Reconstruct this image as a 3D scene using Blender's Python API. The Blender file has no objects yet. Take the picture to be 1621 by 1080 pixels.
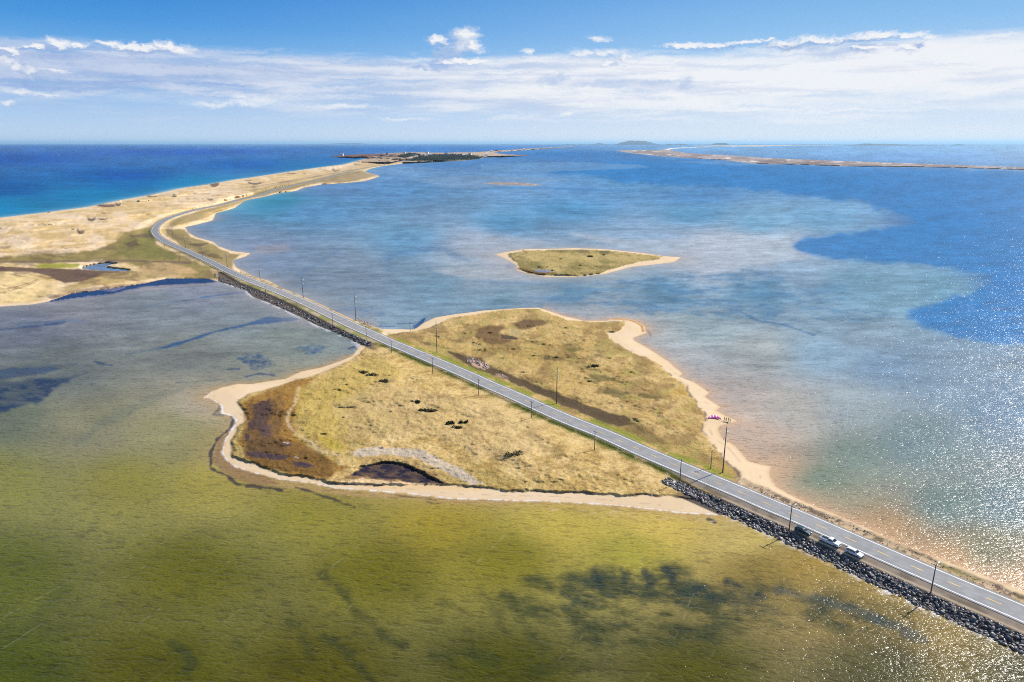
import bpy, math, random
import numpy as np
from mathutils import Vector, Matrix
random.seed(7); RNG = np.random.default_rng(7)
scene = bpy.context.scene
COL = scene.collection
# ------------------------------------------------------------------ camera model (metres, +Y ahead, water at z=0)
H = 112.0; F = 1100.0; CX = 810.5; CY = 540.0; PY0 = 226.8
PITCH = math.atan((CY - PY0) / F)
SP, CP = math.sin(PITCH), math.cos(PITCH)
SUN_AZ, SUN_EL = 55.0, 37.0
def up(px, py, z=0.0):
    """a photograph pixel to the point of the place it shows, at height z"""
    px = np.asarray(px, dtype=np.float64); py = np.asarray(py, dtype=np.float64)
    dy = CY - py
    ry = F * CP + dy * SP; rz = -F * SP + dy * CP; rx = px - CX
    t = (H - z) / (-rz)
    return rx * t, ry * t
def P(px, py, z=0.0):
    x, y = up(px, py, z); return Vector((float(x), float(y), float(z)))
def mpp(px, py):
    x, y = up(px, py); return math.sqrt(float(x)**2 + float(y)**2 + H*H) / math.sqrt(F*F + (px-CX)**2 + (py-CY)**2)
def height_at(px, py_base, py_top, z):
    b = P(px, py_base, z); dy = CY - py_top
    ry = F * CP + dy * SP; rz = -F * SP + dy * CP
    return H + rz * (b.y / ry) - z
def lin(c):
    c = np.asarray(c, dtype=np.float64) / 255.0
    return np.where(c <= 0.04045, c / 12.92, ((c + 0.055) / 1.055) ** 2.4)
EXPO = 0.75
KL = 1.0 / (0.95 * 2 ** EXPO)
def A(*c, k=1.0):            # albedo of a sunlit surface whose colour in daylight is c
    return lin(c) * KL * 1.22 * k
# ------------------------------------------------------------------ noise
def _h(ix, iy, s):
    n = (ix.astype(np.uint32) * np.uint32(374761393) + iy.astype(np.uint32) * np.uint32(668265263) + np.uint32(s * 974711 & 0xffffffff))
    n = (n ^ (n >> np.uint32(13))) * np.uint32(1274126177)
    n = n ^ (n >> np.uint32(16))
    return (n & np.uint32(0xffff)).astype(np.float32) / 65535.0
def vnoise(x, y, s=0):
    x0 = np.floor(x); y0 = np.floor(y)
    fx = (x - x0).astype(np.float32); fy = (y - y0).astype(np.float32)
    ix = x0.astype(np.int64); iy = y0.astype(np.int64)
    fx = fx*fx*fx*(fx*(fx*6-15)+10); fy = fy*fy*fy*(fy*(fy*6-15)+10)
    a = _h(ix, iy, s); b = _h(ix+1, iy, s); c = _h(ix, iy+1, s); d = _h(ix+1, iy+1, s)
    return (a + (b-a)*fx) * (1-fy) + (c + (d-c)*fx) * fy
def fbm(x, y, sc, o=4, s=0, g=0.5):
    r = 0; a = 1; t = 0; x = x / sc; y = y / sc
    for i in range(o):
        r = r + a * vnoise(x + 17.3*i, y - 9.1*i, s + i); t += a; a *= g
        x, y = (x*0.8 - y*0.6) * 2.03, (x*0.6 + y*0.8) * 2.03
    return r / t          # 0..1, mean .5
def sst(a, b, x):
    t = np.clip((x - a) / (b - a), 0, 1); return t*t*(3-2*t)
# ------------------------------------------------------------------ the sheet of ground points
def axis_y():
    o = [0.55, 0.8, 1.1, 1.45, 1.85]
    while o[-1] < 32: o.append(o[-1] + 0.5)
    while o[-1] < 62: o.append(o[-1] + 0.8)
    while o[-1] < 905: o.append(o[-1] + 1.3)
    s = 2.0
    while o[-1] < 2300: o.append(o[-1] + s); s *= 1.16
    return np.array(o) + PY0
def axis_x():
    m = np.arange(-24, 1646, 1.45); l = []; s = 2.5; v = m[0]
    while v > -1500: v -= s; l.append(v); s *= 1.08
    r = []; s = 2.5; v = m[-1]
    while v < 3100: v += s; r.append(v); s *= 1.08
    return np.array(l[::-1] + list(m) + r)
AY, AX = axis_y(), axis_x()
NY, NX = len(AY), len(AX)
PX, PYG = np.meshgrid(AX, AY)
GX, GY = up(PX, PYG)
def win(x0, y0, x1, y1):
    c0, c1 = np.searchsorted(AX, [x0, x1]); r0, r1 = np.searchsorted(AY, [y0, y1])
    return slice(max(r0-1, 0), r1+1), slice(max(c0-1, 0), c1+1)
def sdist(pts, X, Y, closed=True):
    """unsigned distance and inside flag of a polygon"""
    n = len(pts); D = np.full(X.shape, 1e18); ins = np.zeros(X.shape, bool)
    rng = range(n if closed else n - 1)
    for i in rng:
        ax, ay = pts[i]; bx, by = pts[(i+1) % n]
        ex, ey = bx-ax, by-ay; L = ex*ex + ey*ey + 1e-12
        t = np.clip(((X-ax)*ex + (Y-ay)*ey) / L, 0, 1)
        D = np.minimum(D, (X-ax-t*ex)**2 + (Y-ay-t*ey)**2)
        if closed:
            c = ((ay > Y) != (by > Y)) & (X < (bx-ax)*(Y-ay)/(by-ay+1e-12) + ax)
            ins ^= c
    return np.sqrt(D), ins
def pl(s):
    return [tuple(float(v) for v in p.split(',')) for p in s.split()]
def metric(poly):
    q = []
    for i, (a, b) in enumerate(poly):
        q.append(tuple(float(v) for v in up(a, b)))
    return q
# ------------------------------------------------------------------ outlines (photograph pixels, on the water plane)
SHORE = pl("-1500,470 -600,412 -300,384 0,345 78,336 145,327 194,316.7 246,307.6 285,298.5 332,292 376,284 400,281 449,273.5 504,265.5 545,260.5 566,255 581,251.2 "
 "560,249.6 540,249.2 520,248.6 538,246.4 560,244.8 590,244 620,242.4 650,241.2 700,242 735,241.4 760,240.6 800,237.8 850,234.6 905,232 912,232.6 880,234.9 830,238 790,240.6 780,242 800,244.6 "
 "838,246 838,247 800,248 770,248.6 757,252 740,254 700,256.2 640,259 615,262 600,264 585,267.5 577,272 590,276 601,279 590,283 575,287 545,290 510,292 480,297 470,302 440,306 420,311 405,314 389,317 "
 "378,324.5 371,329.6 342,337.4 337,349 311,355.6 293,359.5 298,368.5 311,376 337,383 347,390.6 368,398 396.7,401 389,406 368,412.6 373,423 389,431 400,437 426,445 452,459 486,472 493,477 514,488.5 545,501.5 566,508 579,510.6 587,515.7 605,521 633,521.5 "
 "655,522 662,518 672,510.6 688,503 711,499 763,492 820,488 852,487 867,492 891,500 924,508 961,508 968,504.6 987,504.6 1007,508 1020,516 1023,527.4 1002,535 1005,540 1028,553 1057,571.5 1081,592 1075,596 1098,605 1124,622 1116,628.5 1142,645 1134,650 1150,659 1168,667 1140,674 1136,680 1142,693 1163,706 1173,717 1184,730 1205,736 1220,738 1217,748 1219,756 1229,771 1249,782.5 1272,794 1294.5,803.8 1324,815 1352,828 1376,838 1400,849 1433,864 1465,877 1498,889 1531,901 1564,914 1596,927.4 1620,936.4 1800,1006 2300,1216 3000,1500 "
 "3000,1620 2300,1320 1800,1106 1620,1026 1582,1011 1519,981 1456,957 1393,928 1343,899 1286,873 1236,851 1195,832 1171,820 1146,815.6 1083,812 1014,804.5 942,798 879,794 800,792 715,790 639,781 601,778 532,773 494,765 447,759 400,748 373,739 358,727 351,715 358,693 371,675 373,665 368,658 352.6,654.5 350,641.5 334.5,631 321.5,630 337,619.5 350,614 376,608 400,608 452,600 478,588 509,582 540,571.5 558,563.7 566,553 571,545.6 540,530 504,516 478,503 452,491 426,479.5 400,470 389,459 358,449 340,444 318,443 285,446 259,448 233,452 213,458 181,463 156,465.5 130,470 104,473 78,477 52,482 0,485.4 -120,497 -600,540 -1500,620")
MID = pl("784,403 800,399.6 831,394.5 865,394.3 909,393 955,394.5 981,397 1020,401 1049,405.6 1078,407.4 1067,415 1033,419 997,423 961,433 940,436 904,438.5 865,438.5 839,434.6 818,428 818,420 808,414 797,408")
BAR = pl("768,290.6 785,288.9 812,289.2 835,290.6 858,293 840,293.8 800,292.6")
BARRIER = pl("975,238.4 1000,237.6 1020,237.2 1040,237.4 1049,237 1054,236 1062,234.6 1085,233.3 1120,232.5 1220,231.6 1223,232 1120,233.1 1085,234.2 1064,235.8 1058,237.4 1070,239.6 1085,242.3 1110,244 1150,246 1200,249.6 1250,252 1330,255 1400,257.5 1500,261 1600,264.5 1700,268 2000,279 2400,293 2400,300 2000,284 1700,273 1600,268.4 1500,265.2 1400,264 1330,263 1250,260.2 1200,259.6 1150,253.6 1090,250.4 1040,246.6 1000,242.6")
FARB = pl("1098,231 1160,230.2 1240,229.9 1330,229.7 1330,230.3 1240,230.7 1160,231.2 1098,232")
POND = [pl("128,423 150,418 170,415.5 188,416.5 176,420 168,422.5 206,427.5 200,430 160,429 130,427"),
        pl("80,476 112,465 160,458.5 200,453 233,447 262,441.5 300,440 330,441 338,446 300,449 262,450 235,453 212,459 160,466 112,471 92,475"),
        pl("560,752 566,742 585,735.5 610,732 640,735 655,742 668,749 690,760 700,765 670,764 640,765 628,758 610,759 590,757"),]
ROADPX = pl("1900,1090 1760,1032 1590,958.5 1530,933.5 1428,889.6 1382,869.6 1337,850 1296,832 1258,815.4 1214,797.4 1182,783.2 1141.5,766.5 1028,719 979,697 956,686.7 913,670 873,653 814,626 773,608.5 745,595.5 672,564.5 646,553.5 619,542.5 580,525 560,516.5 485,480 440,461 400,445.5 365,430.5 337,416 298,398 272,387 252,376 245,366.5 249,357 262,348 280,341 311,332 350,324.3 376,317 415,307.5 434,300.5 478,290.5 517,281.5 535,276.5 561,269.5 590,264 615,259.8 644,253.2 659,247 650,242.5")
ZR = 1.9
GRASS = pl("800,490 852,489 872,497 900,507 940,509.5 960,510 985,508 990,514 985,521 975,527 962,526 963,533 978,545 1010,562 1040,575 1052,585 1065,597 1085,610 1093,627 1105,640 1115,655 1112,670 1110,682 1120,697 1130,709 1140,722 1150,735 1166,748 1172,757 "
 "1160,775 1130,795 1110,793 1060,786 990,784 930,780 870,779 800,777 765,772 745,770 700,767 650,766 600,769 560,765 520,765 480,755 440,748 400,733 378,725 366,721 366,702 374,690 380,672 395,665 386,650 374,641 377,632 402,622 440,611 470,603 500,593 530,582 553,572 571,560 578,551 590,546 600,534 635,526 660,524 683,517 711,504 763,496")
MGRASS = pl("803,402 831,396.5 865,396 909,395 955,396.5 990,400 1020,403 1047,406.5 1040,411 1020,413 997,418 965,427 950,433 925,436.5 880,436.5 850,434 830,429 822,424 820,417 812,411")
# ------------------------------------------------------------------ distances
def sd_m(poly, w=None):
    q = metric(poly)
    d = np.full(GX.shape, -1e5)
    sl = w or (slice(0, NY), slice(0, NX))
    D, I = sdist(q, GX[sl], GY[sl])
    d[sl] = np.where(I, D, -D); return d
wob = 0.0
D_main = sd_m(SHORE)
D_mid = sd_m(MID, win(650, 370, 1250, 470))
D_bar = sd_m(BAR, win(700, 275, 930, 310))
D_barr = sd_m(BARRIER, win(880, 228, 2600, 330))
D_farb = sd_m(FARB, win(1050, 228, 1400, 234))
DS = np.maximum.reduce([D_main, D_mid, D_bar, D_barr, D_farb])
px_m = np.sqrt(GX**2 + GY**2 + H*H) / np.sqrt(F*F + (PX-CX)**2 + (PYG-CY)**2)
NF = fbm(GX, GY, 9.0, 4, 3); NL = fbm(GX, GY, 60.0, 4, 5); NS = fbm(GX, GY, 2.2, 3, 8)
DS = DS + (NF - 0.5) * 2.2 * np.clip(px_m*0.5, 0.35, 6)
D_gr = np.maximum(sd_m(GRASS, win(300, 470, 1250, 850)), sd_m(MGRASS, win(700, 380, 1150, 450)))
D_gr = D_gr + (NF - 0.5) * 3.0 + (NS - 0.5) * 1.2
# road in metres, smoothed
rp = [P(a, b, ZR) for a, b in ROADPX]
def catmull(pts, n=10):
    o = []
    for i in range(len(pts)-1):
        p0 = pts[max(i-1, 0)]; p1 = pts[i]; p2 = pts[i+1]; p3 = pts[min(i+2, len(pts)-1)]
        L = (p2-p1).length; m1 = (p2-p0) * (L / max((p2-p0).length, 1e-6)); m2 = (p3-p1) * (L / max((p3-p1).length, 1e-6))
        for k in range(n):
            t = k/n; t2 = t*t; t3 = t2*t
            o.append(p1*(2*t3-3*t2+1) + m1*(t3-2*t2+t) + p2*(-2*t3+3*t2) + m2*(t3-t2))
    o.append(pts[-1]); return o
rc = catmull(rp, 8)
for _ in range(6):
    rc = [rc[0]] + [(rc[i-1] + rc[i]*2 + rc[i+1]) / 4 for i in range(1, len(rc)-1)] + [rc[-1]]
seg = [0.0]
for i in range(1, len(rc)): seg.append(seg[-1] + (rc[i]-rc[i-1]).length)
seg = np.array(seg); RX = np.array([p.x for p in rc]); RY = np.array([p.y for p in rc]); RL = seg[-1]
def road_pt(s):
    x = np.interp(s, seg, RX); y = np.interp(s, seg, RY)
    x2 = np.interp(s+1.0, seg, RX); y2 = np.interp(s+1.0, seg, RY); x1 = np.interp(s-1.0, seg, RX); y1 = np.interp(s-1.0, seg, RY)
    d = Vector((x2-x1, y2-y1, 0)).normalized()
    return Vector((x, y, ZR)), d      # d points away from the camera; left verge = +90deg of d is (-d.y, d.x)
def road_s(p):
    d = (RX-p.x)**2 + (RY-p.y)**2; i = int(np.argmin(d)); return seg[i]
# distance of every sheet point to the road (signed: + is the far/right side, - the left side)
EX, EY = up(PX, PYG, ZR)
RD = np.full(GX.shape, 1e6); RSg = np.ones(GX.shape)
wr = win(150, 232, 2600, 1500)
def road_dist(sl):
    X = EX[sl]; Y = EY[sl]; D = np.full(X.shape, 1e18); S = np.ones(X.shape); NXr = np.zeros(X.shape); NYr = np.zeros(X.shape)
    for i in range(0, len(rc)-1, 2):
        ax, ay = RX[i], RY[i]; j = min(i+2, len(rc)-1); bx, by = RX[j], RY[j]; ex, ey = bx-ax, by-ay; L = ex*ex+ey*ey
        t = np.clip(((X-ax)*ex+(Y-ay)*ey)/L, 0, 1); d = (X-ax-t*ex)**2 + (Y-ay-t*ey)**2
        m = d < D; D = np.where(m, d, D); S = np.where(m, np.sign(ex*(Y-ay)-ey*(X-ax)), S); NXr = np.where(m, ey/math.sqrt(L), NXr); NYr = np.where(m, -ex/math.sqrt(L), NYr)
    return np.sqrt(D), S, NXr, NYr
KK = np.zeros(GX.shape)
a_, b_, c_, d_ = road_dist(wr); RD[wr] = a_; RSg[wr] = -b_; KK[wr] = (GX[wr]*c_ + GY[wr]*d_) / H          # left of travel direction away from camera -> negative
rd = RD * RSg
# ------------------------------------------------------------------ painting helpers (soft polygons / strokes on the ground colour)
def wpatch(poly, blur=3.0, noise=0.0, ns=20.0, seed=11, ky=2.0, grow=0.0, oct=4, brk=0.0, sx=1.0):
    xs = [p[0] for p in poly]; ys = [p[1] for p in poly]; m = blur*3 + noise*1.2 + 4
    sl = win(min(xs)-m, min(ys)-m, max(xs)+m, max(ys)+m)
    X = PX[sl]; Y = PYG[sl]*ky
    D, I = sdist([(a, b*ky) for a, b in poly], X, Y); d = np.where(I, D, -D) + grow
    if noise: d = d + (fbm(X, Y*0.9, ns, oct, seed) - 0.5) * 2 * noise
    a = sst(-blur, blur, d)
    if brk: a = a * (1 - brk + brk * sst(0.34, 0.68, fbm((X + 0.8*Y)*sx, Y - 0.32*X, ns*0.7, 5, seed+7, 0.62)))
    return sl, a
def wstroke(poly, w=3.0, blur=3.0, noise=0.0, ns=20.0, seed=12, ky=2.0):
    xs = [p[0] for p in poly]; ys = [p[1] for p in poly]; m = blur*3 + w + noise + 4
    sl = win(min(xs)-m, min(ys)-m, max(xs)+m, max(ys)+m)
    X = PX[sl]; Y = PYG[sl]*ky
    D, _ = sdist([(a, b*ky) for a, b in poly], X, Y, False); d = w - D
    if noise: d = d + (fbm(X, Y, ns, 4, seed) - 0.5) * 2 * noise
    return sl, sst(-blur, blur, d)
def put(C, sl, a, col):
    C[sl] = C[sl] * (1 - a[..., None]) + np.asarray(col) * a[..., None]
def mixall(C, a, col):
    C += (np.asarray(col) - C) * a[..., None]
#%%GROUND
# ------------------------------------------------------------------ ground: heights
Hm1 = fbm(GX, GY, 16.0, 5, 21, 0.55); Hm2 = fbm(GX, GY, 45.0, 4, 23); tus = fbm(GX, GY, 1.7, 2, 25)
duneN = fbm(GX*1.0, GY*0.55, 70.0, 5, 31, 0.52)
spit = (PYG < 480) & (PX < 640) & (D_main > -30)
bw = np.where(spit, 10.0, 1e9)
in_d = np.maximum(DS, 0)
z = np.where(DS > 0, np.minimum(in_d * 0.07, 0.55 + in_d*0.004), np.maximum(DS * 0.05, -2.5))
z = z + np.where(DS > 3, sst(3, 10, DS) * (NF - 0.5) * 0.16, 0)
gl = sst(-0.3, 1.2, D_gr)
z = z + gl * 0.55 + sst(0, 14, D_gr) * (0.25 + (Hm1 - 0.5) * 2.6 + (Hm2 - 0.5) * 1.2) + gl * (tus - 0.5) * 0.5
z = np.where((D_gr > 0.5), np.maximum(z, 0.55 + (Hm1-.5)*.25 + (tus-.5)*.3), z)
# dune spit: high ridge on the ocean side, flats behind
ocean = np.full(GX.shape, -1e5)
qo = metric(SHORE[0:18]); slo = win(-1500, 240, 700, 520)
Do, _ = sdist(qo, GX[slo], GY[slo], False)
oc = np.full(GX.shape, 1e5); oc[slo] = Do
spitm = np.where(spit & (D_main > 0), 1.0, 0.0)
far_f = np.clip((PYG - 262) / 50, 0.15, 1)
ridge = sst(8, 45, oc) * np.exp(-np.maximum(oc - 90, 0)**2 / (2*260.0**2))
zd = ridge * (2.0 + np.clip(duneN - 0.34, 0, 1) * 9) * far_f + sst(5, 40, DS) * (Hm2 - 0.3) * 1.5
flat = sst(360, 440, PYG) ; zd = zd * (1 - 0.85 * flat)
z = z + spitm * np.clip(zd, 0, 14) * sst(0, 20, DS)
# wind-cut dune scarps: steep faces turned to the lagoon
SCARPS = [(150,186,328.5,323.5,5),(183,192,327,322,5),(232,250,313,310.5,4),(332,348,296.8,289.5,7),(392,416,293,289.5,5),(388,400,287,285.3,3),
 (138,152,350.5,345,4.5),(155,171,349,346.2,3.5),(161,168,338.5,336,3),(122,134.5,372,365.5,5.5),(328,337,317.5,314.8,4),(305,333,308,306.8,2),(308,322,316,315,2),
 (454,470,276,274.2,4),(480,485,276,274.4,3),(526,540,272,268,6),(560,572,262,260,4),(505,520,270,269,3),(75,80,337.5,336,3),(113,118,365.5,363,3),(162,176,343,342.2,2),(30,44,350.6,350,2)]
SC_SHADE = np.zeros(GX.shape)
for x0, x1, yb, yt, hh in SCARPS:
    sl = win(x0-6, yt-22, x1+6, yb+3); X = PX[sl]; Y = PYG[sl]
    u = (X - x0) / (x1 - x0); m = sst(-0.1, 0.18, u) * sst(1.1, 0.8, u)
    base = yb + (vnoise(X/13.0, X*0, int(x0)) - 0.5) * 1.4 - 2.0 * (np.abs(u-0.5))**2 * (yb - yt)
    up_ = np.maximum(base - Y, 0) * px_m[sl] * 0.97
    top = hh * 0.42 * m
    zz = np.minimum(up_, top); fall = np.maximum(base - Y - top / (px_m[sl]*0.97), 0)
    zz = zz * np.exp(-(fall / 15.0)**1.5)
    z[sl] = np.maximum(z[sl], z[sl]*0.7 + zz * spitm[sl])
    SC_SHADE[sl] = np.maximum(SC_SHADE[sl], m * sst(0.0, 0.8, base - Y) * sst((yb-yt)*1.15, (yb-yt)*0.7, base - Y) * spitm[sl])
# far lands
zfar = np.clip(PX*0, 0, 1)
head = (PYG < 257) & (D_main > 0) & (PX > 500) & (PX < 860)
z = np.where(head, z + np.clip(D_main*0.05, 0, 9) * (0.5 + duneN), z)
z = np.where(D_barr > 0, np.clip(D_barr*0.03, 0, 1) * (0.5 + duneN*2.5) + 0.2, z)
# ponds
PD = np.zeros(GX.shape)
for i, pd in enumerate(POND):
    sl, a = wpatch(pd, 2.2 if i < 2 else 1.4, noise=2.2 if i < 2 else 9.0, ns=18 if i < 2 else 9, seed=40+i, grow=0 if i < 2 else 2.5, brk=0.0 if i < 2 else 0.9, sx=0.6)
    PD[sl] = np.maximum(PD[sl], a)
PD[win(520, 700, 760, 800)] = 0.0
slp, wet_ = wpatch(POND[2], 2.0, 6.0, 10, 44, grow=2.0); z[slp] = z[slp]*(1-wet_) + wet_*(0.42 + (Hm1[slp]-.5)*.3)
z = np.where(PD > 0.02, z*(1-PD) + PD*(-0.25), z)
# road bed
lcw = sst(612, 575, PX) * sst(340, 385, PX) * (RSg < 0)
wleft_sh = 5.2 + 2.7 * sst(1040, 1110, PX) * (RSg < 0) + 3.4 * lcw
sp_r = np.maximum(px_m, 0.4)
edge = np.where(RSg < 0, wleft_sh, 5.0)
causl = ((PX > 1060) & (RSg < 0)) | ((PX < 600) & (PX > 345) & (RSg < 0) & (PYG > 430))
cl_w = np.maximum(sst(1035, 1095, PX), sst(640, 560, PX) * sst(345, 380, PX))
slope = np.where(RSg < 0, 0.50 + (0.43 - 0.50) * cl_w, 0.50)
slope = slope * np.clip(90.0 / np.maximum(GY*0.12, 90.0), 0.12, 1)
slope = slope / np.clip(1 - RSg * slope * KK, 0.35, 6.0)
zemb = (ZR - 0.13) - np.maximum(RD - edge, 0) * slope
flatn = sst(edge + 16 + 2.0*px_m*3, edge + 4 + px_m*3, RD)
near = RD < 200
isl = (D_gr > -3) & (PX > 560) & (PX < 1200)
zl = np.where(near & (z > 0.9), 0.9 + (z - 0.9) * (1 - flatn), z); zl = np.where(isl & near, zl + 0.1 * sst(edge + 14, edge + 3, RD), zl)
zn = np.maximum(zl, zemb)
zn = np.where(RD < edge + px_m*1.2, ZR - 0.13, zn)
z = np.where(near, zn, z)
isroadbed = sst(edge + 1.0, edge - 0.2, RD)
ditch = (RSg < 0) & (RD > edge) & (RD < edge + 6)
# ------------------------------------------------------------------ ground: colours
C = np.zeros(GX.shape + (3,)); C[:] = A(232, 202, 160)
n1 = fbm(GX, GY, 26, 5, 51); n2 = fbm(GX, GY, 6.0, 4, 53); n3 = fbm(GX, GY, 1.3, 3, 55); n4 = fbm(GX, GY, 90, 4, 57)
sandn = fbm(GX, GY, 12.0, 4, 59)
mixall(C, sst(0.35, 0.7, sandn) * 0.35, A(243, 216, 182))
# spit: straw grass over sand
sg = spitm * sst(4, 22, oc) * sst(2, 14, DS)
straw = A(212, 178, 116)
mixall(C, sg * sst(0.30, 0.62, n1*0.6 + fbm(PX, PYG*3.2, 60, 4, 60)*0.4) * 0.8, straw)
mixall(C, sg * sst(0.52, 0.66, n2*0.5 + n1*0.5) * 0.5, A(190, 158, 92))
mixall(C, sg * sst(0.55, 0.70, fbm(PX, PYG*3.0, 38, 4, 63)) * 0.75, A(236, 208, 172))
# near & mid island grass
gm = sst(-0.4, 0.6, D_gr)
g0 = A(205, 171, 102)
mixall(C, gm, g0)
mixall(C, gm * sst(0.40, 0.66, n1) * 0.75, A(220, 186, 124))
mixall(C, gm * sst(0.50, 0.68, n2*0.55 + n1*0.45) * 0.7, A(174, 141, 78))
mixall(C, gm * sst(0.50, 0.72, n3*0.6 + n2*0.4) * 0.5, A(130, 100, 56))
mixall(C, gm * sst(0.50, 0.28, n3*0.6 + n2*0.4) * 0.55, A(230, 202, 144))
mixall(C, gm * sst(0.56, 0.72, n4) * 0.45, A(162, 138, 62))
# mid island darker olive
mm = sst(0, 6, D_mid) * gm
mixall(C, mm * 0.55, A(160, 145, 84))
mixall(C, mm * sst(0.45, 0.7, fbm(PX, PYG*3.2, 42, 4, 71)) * 0.8, A(128, 116, 60))
# right half of the near island: browner, more olive
rh = gm * ((rd > 5) & (D_gr > 0) & (PYG > 470)) 
mixall(C, rh * 0.35, A(182, 148, 84))
mixall(C, rh * sst(0.47, 0.64, fbm(PX, PYG*1.9, 30, 5, 73)) * 0.62, A(136, 107, 62))
mixall(C, rh * sst(0.55, 0.7, fbm(PX, PYG*2.2, 22, 4, 75)) * 0.6, A(176, 156, 84))
def gp(s, col, blur=2.0, noise=0.0, ns=20.0, k=1.0, seed=81, ky=2.0):
    sl, a = wpatch(pl(s), blur, noise, ns, seed, ky); put(C, sl, a * k, A(*col))
def gs(s, w, col, blur=1.5, noise=0.0, ns=15.0, k=1.0, seed=91, ky=2.0):
    sl, a = wstroke(pl(s), w, blur, noise, ns, seed, ky); put(C, sl, a * k, A(*col))
# --- spit lowland
gp("198,368 240,358 248,385 285,404 330,424 345,440 300,441 262,432 170,412 60,417 -40,416 -40,408 100,403 150,396 185,382", (146,128,74), 5, 10, 26)
gp("200,380 240,366 250,388 290,408 250,410 180,404", (124,118,58), 4, 8, 18, 0.75)
mixall(C, SC_SHADE * 0.85, A(92, 72, 66))  # shade of the dune scarp faces painted dark into the ground colour
gp("205,373 226,370 250,372 240,376 210,376", (104,84,66), 2, 3, 12, 0.8); gp("195,386 216,380 220,388 205,392", (98,76,58), 2, 3, 10, 0.8)
gs("-60,415 60,414.5 200,413 300,416", 2.6, (120,98,80), 1.5, 2, 30, 0.9)
gp("-60,421 60,424 120,427 215,431 160,437 132,446 104,448 80,438 40,430 -60,428", (92,68,60), 2, 5, 24, 0.92)
gp("50,420 90,417 125,418 122,423 60,425", (152,150,46), 2, 3, 14, 0.9)
gp("165,432 300,425 310,440 250,440 180,447 110,462 100,455 140,444", (178,150,92), 3, 6, 22, 0.8)
gp("225,418 262,415 300,424 312,432 280,434 220,430", (196,162,112), 3, 5, 25, 0.85)
gp("-60,428 40,434 80,446 95,456 70,472 -60,492", (226,196,136), 4, 5, 24, 0.9)
gs("-40,462 20,456 50,447 60,442 40,438 0,432", 1.3, (176,146,96), 0.9, 1, 10, 0.8); gs("-30,476 20,462 50,454 66,444", 1.5, (244,216,160), 0.9, 1, 10, 0.8); gs("-40,470 24,458 54,448", 0.9, (170,140,92), 0.7, 1, 10, 0.7)
gp("75,470 130,458 200,450 260,443 335,441 345,447 300,447 230,450 200,458 130,470 90,478", (150,126,108), 2, 4, 16, 0.7)
# right of the curve, between the road and the lagoon
gp("262,362 300,352 335,341 372,328 400,314 430,305 410,304 340,329 300,338 270,350", (176,150,92), 3, 5, 18, 0.85)
gp("262,362 292,364 304,375 335,386 366,402 382,403 366,414 366,426 330,410 290,390 265,375", (142,124,72), 2.5, 5, 16, 0.9)
gp("290,386 330,385 318,390", (98,76,58), 1.5, 2, 10, 0.8); gp("296,396 350,404 355,412 320,404", (112,88,58), 2, 4, 10, 0.7)
gp("396,301 470,285 540,273 575,270 598,279 560,287 500,291 450,303 420,309 400,311", (152,132,92), 3, 6, 20, 0.85)
gp("330,300 400,296 470,282 540,266 575,258 600,262 560,272 470,290 400,303", (196,168,122), 3, 6, 24, 0.5)
gs("400,296 450,288 520,276 560,268", 1.2, (122,106,84), 1, 1.5, 16, 0.7)
# --- near island features
gp("381,640 440,612 500,595 470,640 462,670 470,690 500,720 545,740 520,764 470,752 430,744 392,728 378,700 392,670", (150,106,42), 5, 10, 26, 0.85)
gp("395,700 440,690 500,710 530,735 520,755 470,750 420,742 390,725", (112,82,40), 4, 9, 18, 0.7)
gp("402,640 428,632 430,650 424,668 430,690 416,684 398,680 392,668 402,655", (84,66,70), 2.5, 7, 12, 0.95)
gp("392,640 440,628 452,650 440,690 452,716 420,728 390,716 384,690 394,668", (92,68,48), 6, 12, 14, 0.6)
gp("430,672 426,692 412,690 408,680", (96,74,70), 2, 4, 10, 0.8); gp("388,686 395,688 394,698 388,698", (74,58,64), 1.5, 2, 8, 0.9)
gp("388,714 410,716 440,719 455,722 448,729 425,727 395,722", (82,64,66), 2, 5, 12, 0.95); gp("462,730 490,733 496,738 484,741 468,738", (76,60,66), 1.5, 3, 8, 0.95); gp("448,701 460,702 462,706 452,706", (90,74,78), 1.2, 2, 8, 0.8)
gs("449,700 457,702", 1.0, (214,196,190), 0.8); gs("466,723 472,725", 1.0, (206,190,190), 0.8)
gs("474,612 467,640 457,652 455,668 462,680 474,690 492,700 510,715 525,719 540,722", 2.6, (198,172,134), 1.8, 2.5, 10, 0.85)
gp("500,690 530,695 545,706 540,716 520,712", (176,158,52), 4, 6, 14, 0.6)
gp("552,716 570,710 600,708 640,708 668,712 700,728 722,738 748,752 765,766 745,768 715,752 690,740 655,724 610,720 570,724", (202,184,162), 2.5, 6, 14, 0.85)
gp("565,724 610,720 640,722 660,730 690,745 700,752 660,746 600,732 575,738", (186,152,96), 3, 5, 16, 0.7)
gp("545,758 560,748 585,734 620,730 655,737 690,754 712,768 640,768", (140,108,70), 3, 5, 14, 0.9)
sl, a = wpatch(POND[2], 2.2, 7.0, 10, 44, grow=1.5, brk=0.4, sx=0.5); put(C, sl, a*0.98, A(30, 28, 52))
gp("540,763 575,757 610,761 650,764 700,768 770,770 760,778 640,775 560,770", (236,200,150), 2, 4, 14, 0.9)
gp("470,620 560,570 590,560 640,590 560,640 520,690 480,680 470,650", (194,166,80), 8, 14, 40, 0.5)
gp("520,640 620,600 760,640 880,700 820,740 660,690 560,690", (202,172,118), 10, 20, 50, 0.45)
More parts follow.
